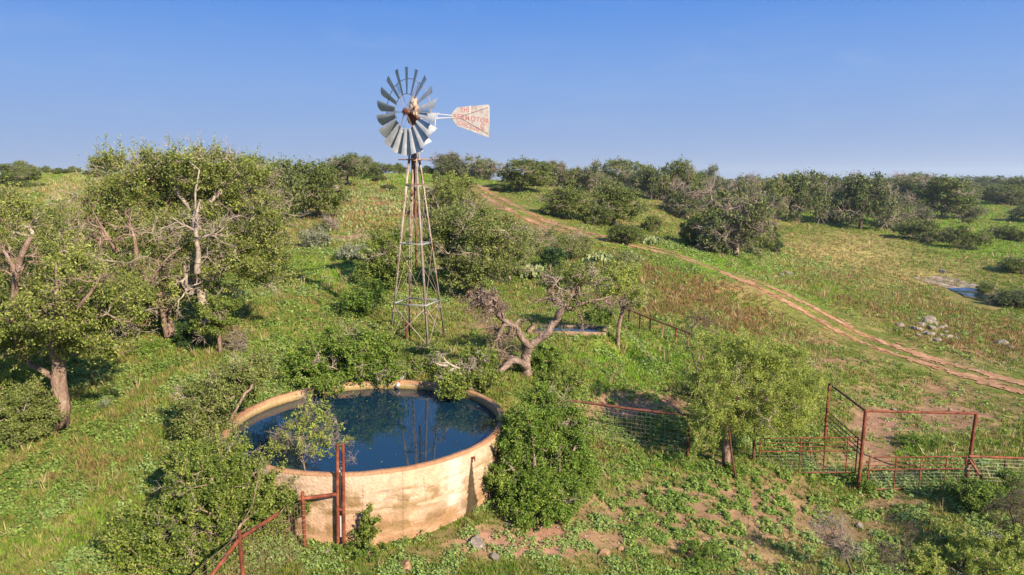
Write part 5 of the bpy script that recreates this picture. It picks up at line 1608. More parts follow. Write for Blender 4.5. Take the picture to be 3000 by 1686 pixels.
b = base_px(1230, 1095)
plant('shrub', 'green shrub at the foot of the windmill behind the tank rim', 'shrub', b, [], px_blobs([(1200, 1085, 60, 30, 0), (1270, 1075, 50, 30, .2), (1160, 1090, 40, 25, 0)], b[1]), 27, 50, 260, .22, .065, .06, leafmat='leaf_bush', dead=.2)
b = base_px(1390, 1150)
plant('shrub', 'green shrub hanging over the far right rim of the tank under the twisted tree', 'shrub', b, [], px_blobs([(1350, 1112, 70, 30, 0), (1410, 1110, 50, 30, .2), (1400, 1060, 45, 35, .6), (1330, 1150, 30, 12, -.6)], b[1] - .6), 28, 80, 280, .22, .065, .08, shoots=40, shl=.3, leafmat='leaf_bush', dead=.12, loose=600)
b = base_px(1580, 1535)
plant('shrub', 'tallest dense green bush hugging the right side of the tank', 'shrub', b + np.array([0, .5, 0]), [px_line([(1580, 1535), (1570, 1400), (1560, 1280)], b[1] + .5), px_line([(1580, 1535), (1640, 1400), (1640, 1300)], b[1] + .5)],
      px_blobs([(1580, 1185, 72, 50, 2.0), (1640, 1220, 65, 55, 1.6), (1560, 1270, 95, 70, 1.1), (1650, 1330, 75, 60, .9), (1570, 1400, 95, 60, .5), (1520, 1430, 60, 55, .2), (1640, 1450, 70, 60, .2), (1560, 1490, 90, 40, -.1), (1505, 1330, 45, 50, .5), (1455, 1400, 30, 35, .2), (1705, 1400, 40, 40, .7), (1530, 1235, 40, 35, 1.4), (1690, 1280, 40, 40, 1.2)], b[1] + .2),
      29, 380, 400, .22, .052, .055, bark='bark_pink', shoots=110, shl=.24, leafmat='leaf_bright', dead=.05, loose=4500)
b = base_px(1590, 1095)
plant('shrub', 'small yellowing shrub right of the twisted tree trunk', 'shrub', b, [], px_blobs([(1600, 1050, 48, 35, 0), (1570, 1075, 40, 22, -.2)], b[1]), 30, 34, 260, .2, .065, .04, leafmat='leaf_bright')
b = base_px(1640, 1160)
plant('shrub', 'dark green shrub between the yellowing shrub and the mesh fence', 'shrub', b, [], px_blobs([(1660, 1120, 60, 35, 0), (1600, 1130, 50, 35, -.2)], b[1]), 31, 40, 260, .22, .06, .04, leafmat='leaf_bush')

# twisted half dead tree
Yt = base_px(1545, 1098)[1]
C_ = .8
plant('twisted_tree', 'gnarled half dead tree with twisting bare limbs behind the tank', 'tree', base_px(1545, 1098),
      [px_line([(1545, 1098), (1552, 1010), (1620, 950), (1645, 925), (1650, 900)], Yt), px_line([(1650, 900), (1645, 865), (1625, 830)], Yt), px_line([(1650, 900), (1690, 860, .2), (1715, 810, .3)], Yt)],
      px_blobs([(1670, 800, 75, 28, .2), (1620, 825, 40, 25, 0), (1715, 820, 50, 34, .2), (1690, 895, 45, 28, -.1), (1750, 850, 30, 25, .2)], Yt),
      32, 70, 75, .22, .065, .06, bark='bark_limb', leafmat='leaf_bush', dead=.2, deadr=.012, wob=.2, bow=.2, tip=.012,
      hook=limbs_hook([
        ([(1543, 1104), (1541, 1060), (1552, 1012)], .175, .145, 0, 0, 0, 0, 0),
        ([(1552, 1018), (1580, 988), (1625, 948), (1650, 915), (1658, 892)], .135, .095, 0, 0, 0, 0, 0),
        ([(1655, 898), (1640, 890), (1622, 885), (1605, 870), (1590, 868), (1570, 885)], .08, .025, 4, .5, 1, C_, .1),
        ([(1625, 886), (1622, 850), (1615, 820)], .06, .03, 7, .7, 2, C_, 0),
        ([(1658, 895), (1675, 860), (1690, 830), (1700, 800)], .08, .04, 8, .8, 2, C_, 0),
        ([(1656, 905), (1690, 905), (1705, 925), (1702, 955), (1712, 975)], .05, .02, 4, .45, 2, C_, .5),
        ([(1690, 890), (1740, 885), (1765, 865), (1790, 870)], .06, .02, 6, .7, 2, C_, 0),
        ([(1552, 1015), (1528, 1005, -.1), (1520, 970, -.2), (1490, 945, -.3), (1468, 928, -.3), (1440, 905, -.4)], .11, .06, 10, .8, 3, C_, .15),
        ([(1468, 930, -.3), (1450, 900, -.4), (1440, 870, -.4), (1415, 862, -.4), (1395, 880, -.5)], .09, .045, 16, 1.0, 3, C_, .2),
        ([(1490, 945, -.3), (1460, 960, -.5), (1450, 1000, -.6), (1460, 1040, -.6)], .07, .03, 14, .9, 3, C_, .5),
        ([(1505, 955, -.2), (1525, 930, -.1), (1540, 950, 0)], .05, .02, 4, .5, 2, C_, 0),
        ([(1546, 1095), (1533, 1066, -.3), (1510, 1050, -.6), (1488, 1062, -.8), (1470, 1085, -1.0), (1445, 1098, -1.1)], .12, .08, 0, 0, 0, 0, 0),
        ([(1520, 1056, -.5), (1495, 1048, -.3), (1465, 1055, -.1), (1450, 1075, 0)], .09, .05, 3, .6, 2, C_, .3),
        ([(1548, 1040), (1530, 1010, .3), (1525, 985, .3)], .10, .05, 0, 0, 0, 0, 0)], Yt, 4, .28))
b = base_px(1390, 1110)
plant('dead_branch', 'pale bare branch tangle hanging over the far rim of the tank', 'dead branch', b, [px_line([(1390, 1110), (1370, 1090)], b[1] - .2)], [], 34, 0, 1, .2, .05, .03, bark='bark_grey',
      hook=limbs_hook([
        ([(1440, 1085, .5), (1395, 1092, 0), (1365, 1085, -.1), (1335, 1080, -.2), (1312, 1070, -.2), (1290, 1045, -.2)], .055, .03, 7, .7, 3, C_, .1),
        ([(1335, 1080, -.2), (1318, 1095, -.3), (1322, 1120, -.3), (1312, 1150, -.3)], .055, .03, 12, .6, 3, C_, .6),
        ([(1330, 1082, -.2), (1300, 1090, -.3), (1296, 1115, -.3), (1300, 1145, -.3)], .05, .025, 12, .55, 3, C_, .6),
        ([(1312, 1072, -.2), (1285, 1070, -.3), (1270, 1060, -.3)], .04, .02, 4, .4, 2, C_, .1),
        ([(1350, 1083, -.1), (1372, 1100, -.2), (1380, 1130, -.3)], .045, .02, 8, .45, 3, C_, .5)], b[1] - 1.2, 8, .14))

# mid trees behind the windmill
Yt = base_px(1385, 880)[1]
plant('oak_tree', 'broad olive green tree right behind the windmill tower', 'tree', base_px(1385, 885),
      [px_line([(1385, 885), (1370, 850), (1395, 820), (1420, 770), (1400, 700)], Yt), px_line([(1370, 850), (1340, 790), (1320, 720)], Yt)],
      px_blobs([(1340, 660, 90, 50, .5), (1420, 680, 90, 60, 0), (1320, 740, 80, 60, .3), (1420, 770, 80, 50, -.4), (1490, 720, 60, 55, .5), (1370, 810, 80, 35, -.2), (1280, 700, 40, 60, .6)], Yt), 40, 215, 210, .44, .10, .17, bark='bark_pink', shoots=90, shl=.5, leafmat='leaf_olive', dead=.12, deadr=.014, loose=1500)
b = base_px(1500, 830)
plant('small_tree', 'twiggy greyish tree just right of the broad olive tree', 'small tree', b, [], px_blobs([(1500, 760, 60, 55, 0), (1530, 700, 50, 40, .5), (1470, 810, 40, 30, 0)], b[1]), 41, 70, 190, .36, .09, .1, bark='bark_grey', leafmat='leaf_olive', dead=.4, deadr=.013)
b = base_px(1130, 845)
plant('small_tree', 'dark dense small tree left of the windmill tower', 'small tree', b, [], px_blobs([(1125, 730, 50, 45, 0), (1150, 780, 55, 55, -.3), (1100, 800, 55, 40, 0), (1170, 720, 40, 40, .5)], b[1]), 42, 95, 240, .40, .095, .12, bark='bark_dark', shoots=40, shl=.4, leafmat='leaf_bush', dead=.12, deadr=.013)
b = base_px(1060, 930)
plant('shrub', 'bright feathery shrub in the grass left of the windmill legs', 'shrub', b, [], px_blobs([(1050, 890, 60, 35, 0), (1090, 860, 40, 30, .5)], b[1]), 43, 46, 260, .3, .075, .06, leafmat='leaf_bright')
b = base_px(1320, 650)
plant('oak_tree', 'rounded dark tree higher on the slope behind the windmill', 'tree', b, [], px_blobs([(1320, 580, 75, 45, 0), (1380, 610, 50, 35, 0), (1270, 600, 40, 35, .5), (1340, 540, 40, 25, .8)], b[1]), 44, 105, 160, .60, .15, .22, bark='bark_dark', shoots=50, shl=.6, leafmat='leaf_oak', dead=.14, deadr=.02, tip=.02)
b = base_px(1810, 1015)
plant('small_tree', 'feathery small tree with a leaning trunk beside the stock trough', 'small tree', base_px(1810, 1015), [px_line([(1810, 1015), (1812, 960), (1825, 900), (1800, 850)], b[1]), px_line([(1812, 960), (1790, 900), (1770, 860)], b[1])],
      px_blobs([(1810, 830, 55, 50, 0), (1850, 870, 45, 40, 0), (1780, 800, 40, 35, .2), (1840, 800, 35, 30, .3)], b[1]), 45, 75, 230, .30, .065, .08, bark='bark_pink', leafmat='leaf_mesquite', dead=.25, deadr=.010)
b = base_px(1625, 790)
plant('shrub', 'round dark evergreen shrub above the twisted tree', 'shrub', b, [], px_blobs([(1625, 762, 38, 26, 0)], b[1]), 46, 34, 280, .33, .09, .08, leafmat='leaf_juniper', bark='bark_dark')
b = base_px(1690, 760)
plant('shrub', 'pale feathery shrub behind the round dark evergreen', 'shrub', b, [], px_blobs([(1600, 700, 60, 30, .5), (1680, 720, 70, 35, 0), (1560, 730, 50, 30, 0)], b[1]), 47, 75, 220, .42, .09, .1, leafmat='leaf_olive', dead=.25, deadr=.012)
b = base_px(1830, 790)
plant('shrub', 'greyish green low shrub on the red slope left of the road', 'shrub', b, [], px_blobs([(1830, 765, 40, 22, 0)], b[1]), 48, 22, 220, .4, .09, .05, leafmat='leaf_olive', dead=.2)
b = base_px(1780, 950)
plant('shrub', 'lush green shrub behind the stock trough', 'shrub', b, [], px_blobs([(1760, 920, 50, 25, 0), (1830, 960, 30, 18, -.3)], b[1]), 49, 34, 260, .28, .07, .05, leafmat='leaf_bright')

# mesquite
Yt = base_px(2125, 1368)[1]
plant('mesquite_tree', 'feathery yellow green mesquite tree with a stout trunk beside the gates', 'tree', base_px(2125, 1372),
      [px_line([(2125, 1372), (2128, 1310), (2132, 1255), (2110, 1215), (2075, 1185), (2048, 1150), (2040, 1100), (2050, 1040)], Yt), px_line([(2132, 1255), (2150, 1190, .2), (2180, 1150, .3), (2250, 1170, .2)], Yt), px_line([(2150, 1190, .2), (2170, 1110, .5), (2200, 1060, .6)], Yt), px_line([(2132, 1255), (2200, 1200, -.5), (2240, 1170, -.6)], Yt)],
      px_blobs([(2120, 1100, 90, 60, 0), (2190, 1030, 100, 50, .5), (2290, 1060, 90, 60, .5), (2250, 1150, 110, 70, 0), (2340, 1150, 70, 75, .3), (2100, 1180, 70, 60, -.4), (2190, 1230, 90, 50, -.3), (2300, 1220, 80, 45, 0), (2060, 1260, 60, 50, -.3), (2080, 1010, 60, 40, .6), (2380, 1100, 35, 50, .5)], Yt),
      50, 320, 350, .25, .05, .13, bark='bark_pink', shoots=110, shl=.35, leafmat='leaf_mesquite', dead=.03, droop=.35, loose=6000, aspect=.38, tip=.008, shell=.25)
for k, (L, bb, lab) in enumerate((([(2050, 950, 50, 45, 0), (2030, 1000, 40, 35, 0), (2090, 960, 30, 40, 0)], (2055, 1160), 'bare dark twiggy sapling just left of the mesquite crown'),
                                  ([(1990, 1160, 60, 25, 0), (2010, 1120, 40, 30, 0)], (2090, 1300), 'thin bare branches reaching left from under the mesquite'))):
    b = base_px(*bb)
    plant('bare_sapling', lab, 'bare sapling', b, [px_line([bb, (bb[0] - 15, bb[1] - 80), (bb[0] - 30, bb[1] - 130)], b[1])], px_blobs(L, b[1]), 52 + k, 34, 1, .16, .05, .03, bark='bark_dark', dead=1, deadmat='bark_dark', deadr=.006, tip=.006)

# right foreground
b = base_px(2870, 1485)
plant('shrub', 'bright green bush in front of the right gate post', 'shrub', b, [], px_blobs([(2850, 1440, 60, 35, 0), (2930, 1450, 50, 35, 0), (2880, 1465, 60, 25, -.3), (2960, 1410, 30, 25, .2)], b[1]), 54, 80, 300, .17, .05, .04, shoots=40, shl=.22, leafmat='leaf_bright')
b = base_px(2880, 1686)
plant('shrub', 'olive flowering shrub filling the bottom right corner', 'shrub', b, [], px_blobs([(2900, 1610, 110, 50, 0), (2780, 1650, 90, 40, 0), (2960, 1560, 60, 40, .3), (2700, 1670, 60, 30, -.2)], b[1]), 55, 110, 300, .17, .045, .04, shoots=60, shl=.22, leafmat='leaf_mesquite', dead=.05)
b = base_px(2975, 1640)
plant('bare_sapling', 'dark bare sapling standing at the right edge above the olive shrub', 'bare sapling', b, [px_line([(2985, 1640), (2980, 1560), (2960, 1500)], b[1] - .2)], px_blobs([(2960, 1510, 60, 50, 0), (2990, 1450, 30, 40, 0)], b[1] - .2), 56, 44, 1, .14, .05, .03, bark='bark_dark', dead=1, deadmat='bark_dark', deadr=.006, tip=.006)
b = base_px(2500, 1690)
plant('bare_sapling', 'grey brown dead sapling leaning left near the bottom edge right of centre', 'bare sapling', b, [px_line([(2500, 1690), (2470, 1610), (2440, 1560), (2420, 1520)], b[1] - .1), px_line([(2470, 1610), (2430, 1600)], b[1] - .1)], px_blobs([(2430, 1540, 50, 35, 0), (2460, 1600, 50, 30, 0)], b[1] - .1), 57, 40, 1, .12, .05, .03, bark='bark_dark', dead=1, deadmat='dead_purple', deadr=.006, tip=.006)
b = base_px(2640, 1690)
plant('bare_sapling', 'thin dead sapling at the bottom edge left of the olive shrub', 'bare sapling', b, [px_line([(2640, 1690), (2600, 1640), (2590, 1600)], b[1] - .1), px_line([(2640, 1690), (2660, 1620), (2650, 1560)], b[1] - .1)], px_blobs([(2600, 1620, 40, 30, 0), (2660, 1570, 30, 35, 0)], b[1] - .1), 58, 26, 1, .11, .05, .02, bark='bark_dark', dead=1, deadmat='bark_dark', deadr=.005, tip=.005)
for k, (px, py, rx, ry, lab) in enumerate(((2540, 1440, 24, 26, 'small green clump at the foot of the central gate post'), (2500, 1405, 35, 18, 'dark low clump under the gate panel left of the central gate post'), (2680, 1310, 60, 22, 'green leafy clump on the path behind the closed gate'),
                                           (2060, 1640, 60, 40, 'yellow green clump at the bottom edge right of centre'), (1060, 1620, 80, 26, 'grassy green clump below the bush on the tank wall'), (2150, 1385, 30, 14, 'green weeds round the mesquite trunk'), (430, 1030, 50, 20, 'bright yellow green weeds below the twin leaning trunks'))):
    b = base_px(px, py)
    plant('weed_clump', lab, 'weed clump', b, [], px_blobs([(px, py - ry * .5, rx, ry * .6, 0)], b[1]), 60 + k, 22, 260, .13 * (b[1] / 18), .04 * (b[1] / 18) ** .8, .015, tip=.005, leafmat='leaf_bright')

# silvery shrubs and prickly pears on the slope
for k, (px, py, rx, ry, m, lab) in enumerate(((925, 700, 38, 24, 'silver', 'silvery shrub on the slope left of the red soil patch'), (1040, 745, 50, 20, 'silver', 'silvery green shrub below the red soil patch'), (960, 660, 30, 18, 'leaf_dark', 'dark fallen brush above the silvery shrub'))):
    b = base_px(px, py + ry)
    plant('shrub', lab, 'shrub', b, [], px_blobs([(px, py, rx, ry, 0)], b[1]), 70 + k, 26, 230, .35, .09, .04, leafmat=m, dead=.1 + .6 * (k == 2), deadr=.014, deadmat='dead_purple')

def cactus(px, py, w, n, seed, lab):
    rng = np.random.default_rng(seed)
    b = base_px(px, py); s = b[1] / F_
    o = empty('prickly_pear', tuple(b), 0, lab, 'cactus')
    R0 = w * s / 2
    mb = MB()
    th = np.linspace(0, 2 * math.pi, 11)[:-1]
    for i in range(n):
        a = rng.uniform(0, 6.28); r = R0 * math.sqrt(rng.uniform(0, 1)); h = rng.uniform(.05, .55) * min(1, R0 * 1.4)
        c = np.array([math.cos(a) * r, math.sin(a) * r, h + .1]); nr = rng.normal(0, 1, 3); nr[2] *= .25; nr /= np.linalg.norm(nr)
        up = np.array([0, 0, 1.]) + rng.normal(0, .35, 3); up -= nr * (up @ nr); up /= np.linalg.norm(up); sd_ = np.cross(nr, up)
        z = rng.uniform(.10, .15)
        ring = lambda kx, off: [c + (up * math.cos(t) * 1.25 + sd_ * math.sin(t)) * z * kx + nr * off for t in th]
        V = ring(.75, -.014) + ring(1, 0) + ring(.75, .014)
        f = [[q + j, q + (j + 1) % 10, q + 10 + (j + 1) % 10, q + 10 + j] for q in (0, 10) for j in range(10)]
        tn = rng.uniform(.2, .9)
        mb.add(V, f, np.full(30, tn)); mb.add(V[:10][::-1], [list(range(10))], np.full(10, tn)); mb.add(V[20:], [list(range(10))], np.full(10, tn))
    mb.build('pads', M['cactus'], o)
cactus(1560, 815, 90, 150, 1, 'largest prickly pear clump below the round dark evergreen')
cactus(1750, 775, 90, 60, 2, 'prickly pear clump on the red slope left of the road')
cactus(1850, 770, 60, 40, 3, 'smaller prickly pear clump nearest the road')
cactus(1060, 765, 70, 70, 4, 'prickly pear clump by the silvery green shrub left of the windmill')
cactus(1905, 720, 50, 40, 5, 'prickly pear clump across the road under the trees')

# yucca-like grass rosette
def rosette(px, py, n, ln, seed, lab):
    rng = np.random.default_rng(seed); b = base_px(px, py)
    d = rand_dirs(rng, n); d[:, 2] = np.abs(d[:, 2]) + .25; d /= np.linalg.norm(d, axis=1)[:, None]
    mb = MB(); sv = np.cross(d, np.array([0, 0, 1.])); sv /= np.linalg.norm(sv, axis=1)[:, None]
    tip = d * ln * rng.uniform(.7, 1.1, n)[:, None]
    V = np.stack([sv * .008, -sv * .008, tip], 1).reshape(-1, 3) + b
    mb.add(V, np.arange(n * 3).reshape(-1, 3), np.repeat(rng.uniform(.3, 1, n), 3))
    tag(mb.build('yucca', M['silver']), lab, 'yucca')
rosette(308, 1200, 130, .42, 3, 'spiky pale rosette in the grass right of the forked trunk')
#PART5
# ------------------------------------------------------------------ distant trees: a few kinds, each copied as a thing with its parts
def proto(name, cat, seed, blobs, ncl, per, crad, leaf, base_r, bark, lm, dead, trunks=(), deadr=.03, tip=.03, deadmat='dead_twig'):
    o = plant(name, 'x', cat, (0, 0, 0), [[np.array(p) for p in l] for l in trunks], blobs, seed, ncl, per, crad, leaf, base_r, bark=bark, leafmat=lm, dead=dead, deadr=deadr, tip=tip, deadmat=deadmat, loose=ncl * 6, tw=5)
    return o
# every kind is about 1 wide-unit: crown 8 m across, 6.5 m high
def crown(rng, n, rx, rz, z0, sz):
    out = []
    for i in range(n):
        a = rng.uniform(0, 6.28); r = rx * math.sqrt(rng.uniform(0, 1)) * .75
        h = z0 + rz * (1 - .75 * (r / rx) ** 3) * rng.uniform(.05, 1)
        s = sz * rng.uniform(.7, 1.3)
        out.append((math.cos(a) * r, math.sin(a) * r, h, s, s, s * .75))
    return out
r_ = np.random.default_rng(5)
PR = {}
def tr2(rng, h, k=3, sp=1.6):
    L = [[(0, 0, 0), (rng.uniform(-.2, .2), rng.uniform(-.2, .2), h * .28)]]
    t = L[0][-1]
    for i in range(k):
        a = 6.28 * i / k + rng.uniform(-.5, .5)
        L.append([t, (t[0] + math.cos(a) * sp * .5, t[1] + math.sin(a) * sp * .5, h * .5), (t[0] + math.cos(a) * sp, t[1] + math.sin(a) * sp, h * .68)])
    return L
for i in range(4):
    PR['oak%d' % i] = proto('oak_tree', 'tree', 200 + i, crown(r_, 22, 3.9, 4.4, 1.2, 1.25), 190, 76, .72, .25, .26, 'bark', 'leaf_far', .08, tr2(r_, 6))
for i in range(2):
    PR['dark%d' % i] = proto('oak_tree', 'tree', 210 + i, crown(r_, 22, 3.9, 4.6, .9, 1.3), 190, 76, .72, .25, .26, 'bark_dark', 'leaf_dark', .12, tr2(r_, 6))
for i in range(3):
    PR['grey%d' % i] = proto('oak_tree', 'tree', 220 + i, crown(r_, 20, 3.9, 4.4, .9, 1.25), 170, 68, .72, .24, .30, 'bark', 'leaf_dark', .28, tr2(r_, 6), deadmat='dead_purple', deadr=.03)
for i in range(3):
    PR['bush%d' % i] = proto('shrub', 'shrub', 230 + i, crown(r_, 15, 3.8, 3.8, .4, 1.3), 150, 100, .72, .25, .15, 'bark', 'leaf_far', .08)
PR['conifer0'] = proto('evergreen_shrub', 'shrub', 240, [(0, 0, 1.2, 2.6, 2.6, 1.4), (0, 0, 3.0, 1.8, 1.8, 1.6), (0, 0, 4.9, .9, .9, 1.2)], 130, 110, .6, .24, .15, 'bark_dark', 'leaf_juniper', .02)
PW = {'oak': 8.6, 'dark': 8.6, 'grey': 8.6, 'bush': 8.6, 'conifer': 5.6}
PH = {'oak': 6.7, 'dark': 6.7, 'grey': 6.5, 'bush': 5.9, 'conifer': 6.4}
PWH = {}
for key_, o in PR.items():
    me = [c for c in o.children if c.name.startswith('crown')][0].data
    co = np.empty(len(me.vertices) * 3, np.float32); me.vertices.foreach_get('co', co); co = co.reshape(-1, 3)
    PWH[key_] = (np.percentile(np.abs(co[:, :2]), 95) * 2, np.percentile(co[:, 2], 99))
    o.location = (0, 0, -500)
used = set()
_kr = random.Random(3)
def far(kind, x0, x1, ytop, ybase, label, group=None, Y=None):
    cx = (x0 + x1) / 2
    b = gp(cx, ybase) if Y is None else None
    if b is None:
        p = at(cx, ybase, Y or 130); b = np.array([p[0], p[1], float(H(p[0], p[1]))])
    s = (b[1] * cp - (b[2] - CZ) * sp_) / F_
    w = (x1 - x0) * s
    ztop = at(cx, ytop, b[1])[2]
    h = max(ztop - b[2], w * .25)
    names = [k for k in PR if k.startswith(kind)]
    key = _kr.choice(names)
    sx = w / PWH[key][0]; sz = h / PWH[key][1]; sx = max(sx, sz * (.7 if kind != 'conifer' else .5)); sz *= .93
    rz = _kr.uniform(0, 6.28)
    if key in used:
        copy_thing(PR[key], tuple(b), rz, (sx, sx, sz), label, group)
    else:
        used.add(key)
        o = PR[key]; o.location = tuple(b); o.rotation_euler = (0, 0, rz); o.scale = (sx, sx, sz); o['label'] = label
        if group: o['group'] = group
FT = [
 ('oak',680,800,452,620,'broad pale green tree on the slope between the tallest tree and the dark hill oaks'),
 ('dark',745,870,455,665,'dense dark tree right of the tallest olive tree with shade under it'),
 ('oak',850,1010,470,640,'leafy tree with a pale bare fallen limb at its right foot'),
 ('dark',955,1075,448,545,'darkest high oak on the hilltop left of the windmill'),
 ('oak',1045,1105,455,520,'slim oak on the hilltop just right of the darkest hilltop oak'),
 ('oak',1085,1150,474,522,'low round oak on the hilltop nearest the tower on its left'),
 ('bush',1145,1190,478,506,'small far round bush on the skyline seen just left of the tower'),
 ('bush',1225,1275,486,508,'small greyish bush on the skyline seen just right of the tower'),
 ('grey',1275,1375,448,510,'grey dark oak pair member with the wider crown right of the tower'),
 ('grey',1362,1455,457,530,'half bare oak right of the widest grey hilltop oak'),
 ('oak',1450,1600,463,560,'bright round oak beside the top of the dirt road'),
 ('bush',1440,1475,540,560,'low bush at the left foot of the bright round oak'),
 ('dark',1550,1640,470,520,'dark oak behind the bright round oak on the skyline'),
 ('grey',1612,1650,474,525,'small reddish bare tree on the skyline'),
 ('bush',1640,1710,490,528,'low dark thicket right of the small bare tree'),
 ('grey',1700,1760,470,545,'ragged grey topped tree with a broken crown above the road'),
 ('oak',1740,1870,464,560,'tall spreading oak above the road, highest of the middle trees'),
 ('grey',1840,1935,485,575,'greyish oak right of the tall spreading oak'),
 ('dark',1690,1760,500,560,'dark small oak under the ragged grey topped tree'),
 ('bush',1890,1990,510,585,'green thicket in the middle of the tree belt above the road'),
 ('dark',1890,1930,483,520,'round topped small oak far behind the tall spreading oak'),
 ('oak',1968,2030,463,525,'lone high oak poking above the skyline right of centre'),
 ('oak',1945,2060,500,580,'oak below the lone high skyline oak'),
 ('grey',2030,2115,484,565,'bare crowned grey oak right of the lone high oak'),
 ('oak',1590,1725,545,640,'low dark round tree beside the road with shade beneath'),
 ('oak',1720,1870,535,660,'tree with a leaning bare trunk right of the low dark round tree'),
 ('bush',1720,1790,600,665,'pale shrub between the two roadside trees'),
 ('grey',1945,2080,540,640,'grey dead branched thicket above the grassy clearing'),
 ('bush',1998,2105,612,728,'dense rounded green tree left of the twin dark trunks'),
 ('grey',2070,2240,540,752,'large oak with purple grey dead crown and twin dark trunks'),
 ('oak',2140,2250,600,745,'leafy green half of the large oak clump on its right'),
 ('grey',2130,2230,530,650,'bare purple grey crown behind the large oak clump'),
 ('dark',2170,2280,560,660,'dark green crown behind the large oak clump on its right'),
 ('conifer',2238,2285,655,737,'dark pointed evergreen at the right end of the large oak clump'),
 ('bush',1884,1926,630,678,'round dark green bush alone in the grassy clearing'),
 ('bush',1870,1895,690,708,'small dark bush by the road below the round lone bush'),
 ('bush',1780,1880,655,712,'sprawling pale bush below the leaning roadside trunk'),
 ('grey',2295,2390,510,622,'grey brown oak left of the spreading oak on the bright grass'),
 ('dark',2365,2465,505,610,'dark oak joined to the spreading oak on its left'),
 ('grey',2430,2560,508,622,'spreading oak with pale bare limbs on the bright grass'),
 ('bush',2410,2480,618,650,'low dark scrub below the spreading oak'),
 ('oak',2215,2305,508,550,'rounded oak of the far belt behind the grey brown oak'),
 ('dark',2305,2385,498,545,'tallest oak of the far belt left of the spreading oak'),
 ('dark',2505,2555,503,545,'dome shaped dark oak rising over the far belt'),
 ('oak',2560,2660,510,590,'mid green oak left of the dark oak wall'),
 ('grey',2555,2660,570,668,'rounded grey green bush standing on bright grass in front of the oak wall'),
 ('grey',2600,2720,512,600,'grey limbed oak in the left part of the dark oak wall'),
 ('dark',2640,2760,504,600,'tall dark oak forming the middle of the oak wall'),
 ('oak',2690,2830,515,640,'broad mid green oak at the front of the oak wall'),
 ('grey',2640,2720,600,660,'pale bare bush at the foot of the oak wall'),
 ('dark',2760,2860,514,600,'dark oak closing the oak wall on its right'),
 ('bush',2645,2760,645,705,'dense dark green bush in front of the oak wall'),
 ('bush',2740,2800,665,712,'smaller bush beside the dense dark green bush'),
 ('bush',2775,2850,660,730,'rounded green bush with dark shade at its foot, nearest the pond'),
 ('bush',2835,2900,675,720,'low green bush right of the rounded one above the pond'),
 ('grey',2810,2875,600,645,'grey bush on bright grass right of the oak wall'),
 ('dark',2850,2945,514,562,'dark oak clump left of the distant track bend'),
 ('dark',2940,3040,515,600,'dark tree cut by the right edge'),
 ('dark',2975,3060,600,650,'second lower dark bush cut by the right edge'),
 ('bush',2900,3010,660,705,'low dark scrub near the right edge'),
 ('bush',2935,3050,755,800,'dark low mound of scrub at the right edge above the pond'),
 ('bush',2865,2935,828,864,'dark green reeds and brush on the far bank of the pond'),
 ('dark',2925,3030,852,902,'dark brush right of the pond at the right edge'),
 ('bush',2820,2850,637,655,'tiny round bush on the bright grass'),
 ('dark',0,60,478,520,'dark oak at the left end of the skyline'),
 ('oak',48,108,470,515,'domed oak second from the left on the skyline'),
 ('bush',-40,70,500,545,'low thicket under the leftmost skyline oaks'),
 ('bush',60,125,495,528,'greener thicket right of the leftmost skyline oaks'),
 ('bush',118,160,486,512,'grey green bush on the left skyline'),
 ('bush',150,200,492,512,'low bush on the left skyline between the grey green and dark ones'),
 ('bush',192,235,487,512,'round dark bush on the left skyline'),
 ('bush',250,330,498,520,'low green scrub left of the lone umbrella oak'),
 ('oak',280,368,455,512,'lone umbrella shaped oak on the left skyline'),
 ('bush',20,100,532,550,'dark flat bush on the pale cactus slope at the left'),
 ('bush',120,140,536,546,'tiny dark bush on the pale cactus slope'),
 ('dark',-60,60,545,640,'dark thicket at the left edge below the skyline'),
 ('bush',1120,1160,540,560,'small grey bush alone among the cactus left of the tower'),
 ('bush',1270,1295,500,535,'small dark bush just right of the tower on the grass'),
 ('oak',800,890,470,560,'oak crown on the skyline behind the dense dark tree'),
 ('bush',905,960,490,560,'dark green thicket left of the darkest hilltop oak'),
 ('bush',1090,1130,515,530,'low dark bush under the slim hilltop oak'),
 ('bush',1330,1360,498,504,'flat dark bush under the grey hilltop oaks'),
 ('bush',2010,2060,560,590,'small green bush in the gap below the lone high oak'),
 ('bush',2225,2250,560,575,'tiny bush on the tan clearing'),
 ('bush',2255,2290,572,592,'round bush on the tan clearing left of the grey brown oak'),
]
for t in FT: far(*t)
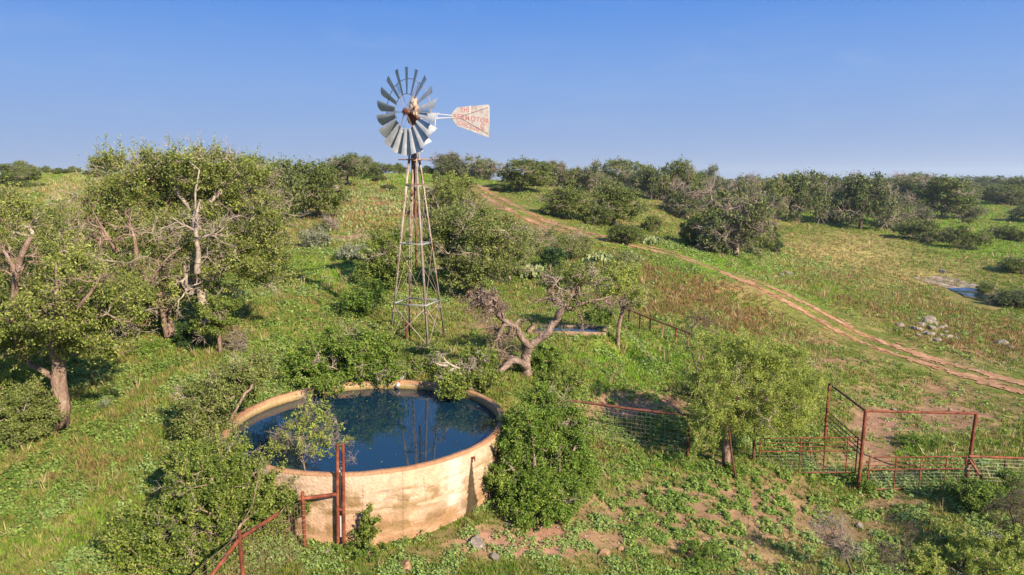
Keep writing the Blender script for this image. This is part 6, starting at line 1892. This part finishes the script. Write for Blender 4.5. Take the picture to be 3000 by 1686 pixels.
# belt of oaks out to the horizon
rb_ = random.Random(12)
cnt = 0
while cnt < 165:
    px = rb_.uniform(2050, 3150) if rb_.random() < .8 else rb_.uniform(-100, 1750)
    Y = math.exp(rb_.uniform(math.log(170), math.log(1500)))
    if px < 1750: Y = math.exp(rb_.uniform(math.log(180), math.log(600)))
    p = at(px, 560, Y); z = float(H(p[0], p[1]))
    qx, qy = proj(p[0], p[1], z); qx = float(qx); qy = float(qy)
    if 560 < qy < 700 and 2280 < qx < 3000: 
        if rb_.random() < .5: continue
    hh = rb_.uniform(3.8, 6.8); ww = rb_.uniform(6, 11)
    s = Y / F_
    far(rb_.choice(['dark', 'dark', 'oak', 'grey']), qx - ww / s / 2, qx + ww / s / 2, qy - hh / s, qy, 'dark oak of the distant belt that runs along the horizon', 'oaks of the distant belt', Y)
    cnt += 1
for k, o in list(PR.items()):
    if k not in used:
        for c in list(o.children): bpy.data.objects.remove(c)
        bpy.data.objects.remove(o)
# farthest scrub: one mass nobody could count
def far_scrub():
    rng = np.random.default_rng(9)
    n = 1500
    th = np.radians(rng.uniform(-48, 48, n)); r = np.exp(rng.uniform(math.log(500), math.log(4500), n))
    x = r * np.sin(th); y = r * np.cos(th); z = H(x, y)
    nb = 90; m = n * nb
    C = np.repeat(np.stack([x, y, z], 1), nb, 0)
    d = rand_dirs(rng, m); d[:, 2] = np.abs(d[:, 2])
    W = np.repeat(rng.uniform(5, 14, n), nb); Hh = np.repeat(rng.uniform(3.5, 7, n), nb)
    C = C + np.stack([d[:, 0] * W, d[:, 1] * W, d[:, 2] * Hh + .5], 1)
    A = rand_dirs(rng, m); B = np.cross(A, rand_dirs(rng, m))
    mb = MB(); mb.quads(C, A * 1.5, B * 1.2, rng.uniform(0, .9, m))
    tag(mb.build('far_scrub', M['leaf_dark']), 'far off scrub and oak woodland fading towards the horizon', 'scrub', kind='stuff')
far_scrub()

# ------------------------------------------------------------------ thin morning haze
def haze():
    mb = MB(); mb.box((0, 4400, 30), (9500, 5200, 90))
    m = bpy.data.materials.new('haze'); m.use_nodes = True; nt = m.node_tree; nt.nodes.clear()
    v = nt.nodes.new('ShaderNodeVolumePrincipled'); v.inputs['Color'].default_value = (.75, .86, 1, 1); v.inputs['Density'].default_value = HAZE
    v.inputs['Anisotropy'].default_value = .2
    o_ = nt.nodes.new('ShaderNodeOutputMaterial'); nt.links.new(v.outputs[0], o_.inputs['Volume'])
    tag(mb.build('haze', m), kind='stuff')
HAZE = 0.0002
haze()
